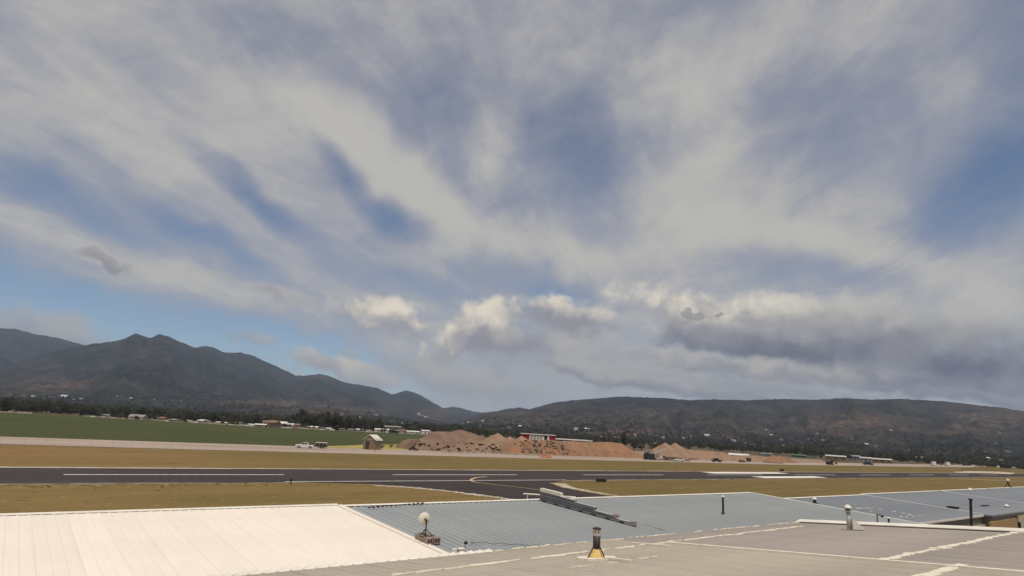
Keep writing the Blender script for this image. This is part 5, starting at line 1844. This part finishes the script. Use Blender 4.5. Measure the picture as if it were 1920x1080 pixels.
# grey stack with rain cap and cricket on the near roof
p = rp(1592, 993, GA - .03, GB)
t = thing('vent_stack', 'tall pale grey vent stack with domed cap at the white edge of the near roof', 'vent', p)
h = top_z(p, 1592, 946) - p.z
MB().tube((0, 0, -.05), (0, 0, h * .72), .075, .075, 18).build('pipe', MT['vent_gray'], t, True)
MB().tube((0, 0, h * .715), (0, 0, h * .745), .125, .125, 18).build('collar', MT['vent_gray'], t)
for i in range(6):
    a = i * math.pi / 3
    MB().tube((.095 * math.cos(a), .095 * math.sin(a), h * .745), (.095 * math.cos(a), .095 * math.sin(a), h * .86), .010, .012, 5).build('stay', MT['dark_metal'], t)
MB().tube((0, 0, h * .745), (0, 0, h * .86), .07, .07, 12).build('throat', MT['parapet'], t)
MB().lathe((0, 0, h * .86), [(.135, 0), (.13, .025), (.09, .075), (.04, .115), (0, .13)], 18).build('cap', MT['trim_white'], t)
cr = MB()
u_ = Vector((RT.x, RT.y, 0))
v_ = Vector((HD.x, HD.y, 0))
q = [u_ * .08 - v_ * .16, u_ * .44 - v_ * .30, u_ * .44 + v_ * .10, u_ * .08 + v_ * .10]
zz = [GB * w_.y for w_ in q]
cr.hexa([(q[i].x, q[i].y, zz[i] + .01) for i in range(4)] + [(q[0].x, q[0].y, zz[0] + .40), (q[1].x, q[1].y, zz[1] + .05), (q[2].x, q[2].y, zz[2] + .05), (q[3].x, q[3].y, zz[3] + .40)])
cr.build('cricket', MT['trim_white'], t)
# dark-collared flue on yellow foam
p = rp(1118, 1046, GA - .03, GB)
t = thing('flue', 'dark flue with bright cage top on a yellow foam cone, held by struts', 'chimney', p)
h = top_z(p, 1119, 989) - p.z
r = .095
MB().lathe((0, 0, -.05), [(.21, 0), (.20, .08), (.165, .16), (.13, h * .30), (.11, h * .36)], 20).build('foam_cone', MT['foam'], t, True)
MB().tube((0, 0, h * .33), (0, 0, h * .72), r, r, 20).build('pipe', MT['pipe_dark'], t, True)
MB().tube((0, 0, h * .722), (0, 0, h * .80), r * 1.02, r * 1.08, 20).build('sleeve', MT['vent_gray'], t, True)
for i in range(8):
    a = i * math.pi / 4
    MB().box(r * 1.0 * math.cos(a) - .012, r * 1.0 * math.cos(a) + .012, r * 1.0 * math.sin(a) - .012, r * 1.0 * math.sin(a) + .012, h * .80, h * .95).build('cage_bar', MT['steel_bright'], t)
MB().tube((0, 0, h * .80), (0, 0, h * .95), r * .7, r * .7, 16).build('inner_pipe', MT['steel_bright'], t, True)
MB().lathe((0, 0, h * .95), [(r * 1.15, 0), (r * 1.15, h * .03), (r * .8, h * .05), (0, h * .055)], 20).build('cap', MT['dark_metal'], t)
for a in (2.4, 5.6, .6, 4.0):
    c_, s_ = math.cos(a + YAW), math.sin(a + YAW)
    MB().tube((r * c_, r * s_, h * .40), (.30 * c_, .30 * s_, GB * .30 * s_ + .01), .013, .013, 6).build('strut', MT['dark_metal'], t)
rs = random.Random(4)
pts_ = []
for i in range(18):
    a = 2 * math.pi * i / 18
    rr_ = rs.uniform(.32, .46)
    pts_.append((p.x + rr_ * 1.25 * math.cos(a), p.y + rr_ * math.sin(a)))
m_ = MB()
n_ = len(pts_)
m_.add([(x, y, gz(y) + .05) for (x, y) in pts_] + [(x, y, gz(y) + .002) for (x, y) in pts_], [tuple(range(n_))] + [(i, (i + n_), (i + 1) % n_ + n_, (i + 1) % n_) for i in range(n_)])
m_.build('sealant_patch', MT['sealant'], gr)

# aerial masts beyond the near roof
p = rp(1646, 990, A0, B0)
t = thing('aerial', 'dark aerial mast with a side arm rising behind the white roof edge', 'antenna', p)
h = top_z(p, 1647, 964) - p.z
MB().tube((0, 0, -.05), (0, 0, h), .03, .028, 8).build('mast', MT['dark_metal'], t)
MB().tube((0, 0, h - .04), (.42, -.2, h - .10), .03, .02, 6).build('arm', MT['dark_metal'], t)
MB().lathe((.30, -.14, h - .16), [(.05, 0), (.07, .05), (.04, .09)], 8).build('sensor', MT['black'], t)
p = rp(1667, 985, A0, B0)
vent('roof_vent', 'tiny white-capped pipe right of the dark aerial mast', p, top_z(p, 1668, 972) - p.z, .05, MT['dark_metal'], MT['trim_white'])
p = at_range(1815, 992, 38.0)
t = thing('utility_mast', 'thick dark mast standing beyond the white roof edge in front of the far hangars', 'mast', (p.x, p.y, 0))
t.rotation_euler = (-math.radians(4.5) * RT.y, math.radians(4.5) * RT.x, 0)
bx_ = Vector((RT.x, RT.y, 0)) * (math.tan(math.radians(4.5)) * 6.5)
t.location = (p.x - bx_.x, p.y - bx_.y, 0)
zt = at_range(1815, 936, 38.0).z
MB().tube((0, 0, 0), (0, 0, zt), .065, .058, 12).build('pole', MT['dark_metal'], t)
MB().tube((0, 0, zt), (0, 0, zt + .06), .10, .09, 12).build('cap', MT['black'], t)
MB().box(-.10, .10, -.18, -.09, zt - 1.9, zt - 1.2).build('junction_box', MT['pipe_dark'], t)
for k in range(5):
    MB().tube((-.17, -.03, zt - .9 - .9 * k), (.17, -.03, zt - .9 - .9 * k), .014, .014, 5).build('step_rung', MT['dark_metal'], t)
# far roof furniture
p = rp(1819, 921, A1, B0)
vent('roof_vent', 'white round vent cap at the ridge of the tan-doored hangar', p, .10, .17, MT['dark_metal'], MT['trim_white'], cap_w=1.4)
p = rp(1888, 952, A1, B0)
vent('roof_vent', 'white vent cap low on the roof near the right frame edge', p, .10, .13, MT['dark_metal'], MT['trim_white'], cap_w=1.4)
p = rp(1847, 950, A1, B0)
t = thing('skylight', 'dark narrow skylight on the blue-grey roof right of the mast', 'skylight', p)
MB().box(-.75, .75, -.12, .12, -.02, .12).build('frame', MT['dark_metal'], t)
MB().box(-.68, .68, -.09, .09, .121, .135).build('pane', MT['glass_dark'], t)
p = rp(1787, 955, A1, B0)
t = thing('roof_hatch', 'small dark hatch on the seam of the blue-grey roofs', 'hatch', p)
MB().box(-.32, .32, -.3, .3, -.03, .16).build('curb', MT['dark_metal'], t)
MB().box(-.36, .36, -.34, .34, .163, .2).build('lid', MT['black'], t)
p = rp(1891, 914, A1 - .08, B0)
t = thing('wind_sensor', 'dark tripod with a pale sensor head on the farthest hangar ridge', 'sensor', p)
h = top_z(p, 1891, 899) - p.z
for a in (0, 2.1, 4.2):
    MB().tube((.45 * math.cos(a), .45 * math.sin(a), -.05), (0, 0, h * .55), .05, .05, 6).build('leg', MT['dark_metal'], t)
MB().tube((0, 0, h * .4), (0, 0, h * .8), .10, .10, 8).build('mast', MT['dark_metal'], t)
MB().lathe((0, 0, h * .75), [(.14, 0), (.2, .1), (.18, .26), (0, .34)], 10).build('head', MT['trim_white'], t)

# ================================================================ the air of the valley
hm = bpy.data.materials.new('haze')
hm.use_nodes = True
ht = hm.node_tree
ht.nodes.clear()
ho = ht.nodes.new('ShaderNodeOutputMaterial')
hv = ht.nodes.new('ShaderNodeVolumePrincipled')
hv.inputs['Color'].default_value = (.58, .74, 1.0, 1)
hv.inputs['Density'].default_value = 5.2e-5
hv.inputs['Anisotropy'].default_value = 0.2
ht.links.new(hv.outputs[0], ho.inputs['Volume'])
hz_top = float(hg.max()) + 15.0
mb = MB().box(-14500, 14500, -14500, 14500, -6, hz_top)
haze = mb.build('haze', hm)
tag(haze, 'thin pale haze filling the valley air', 'haze', kind='stuff')
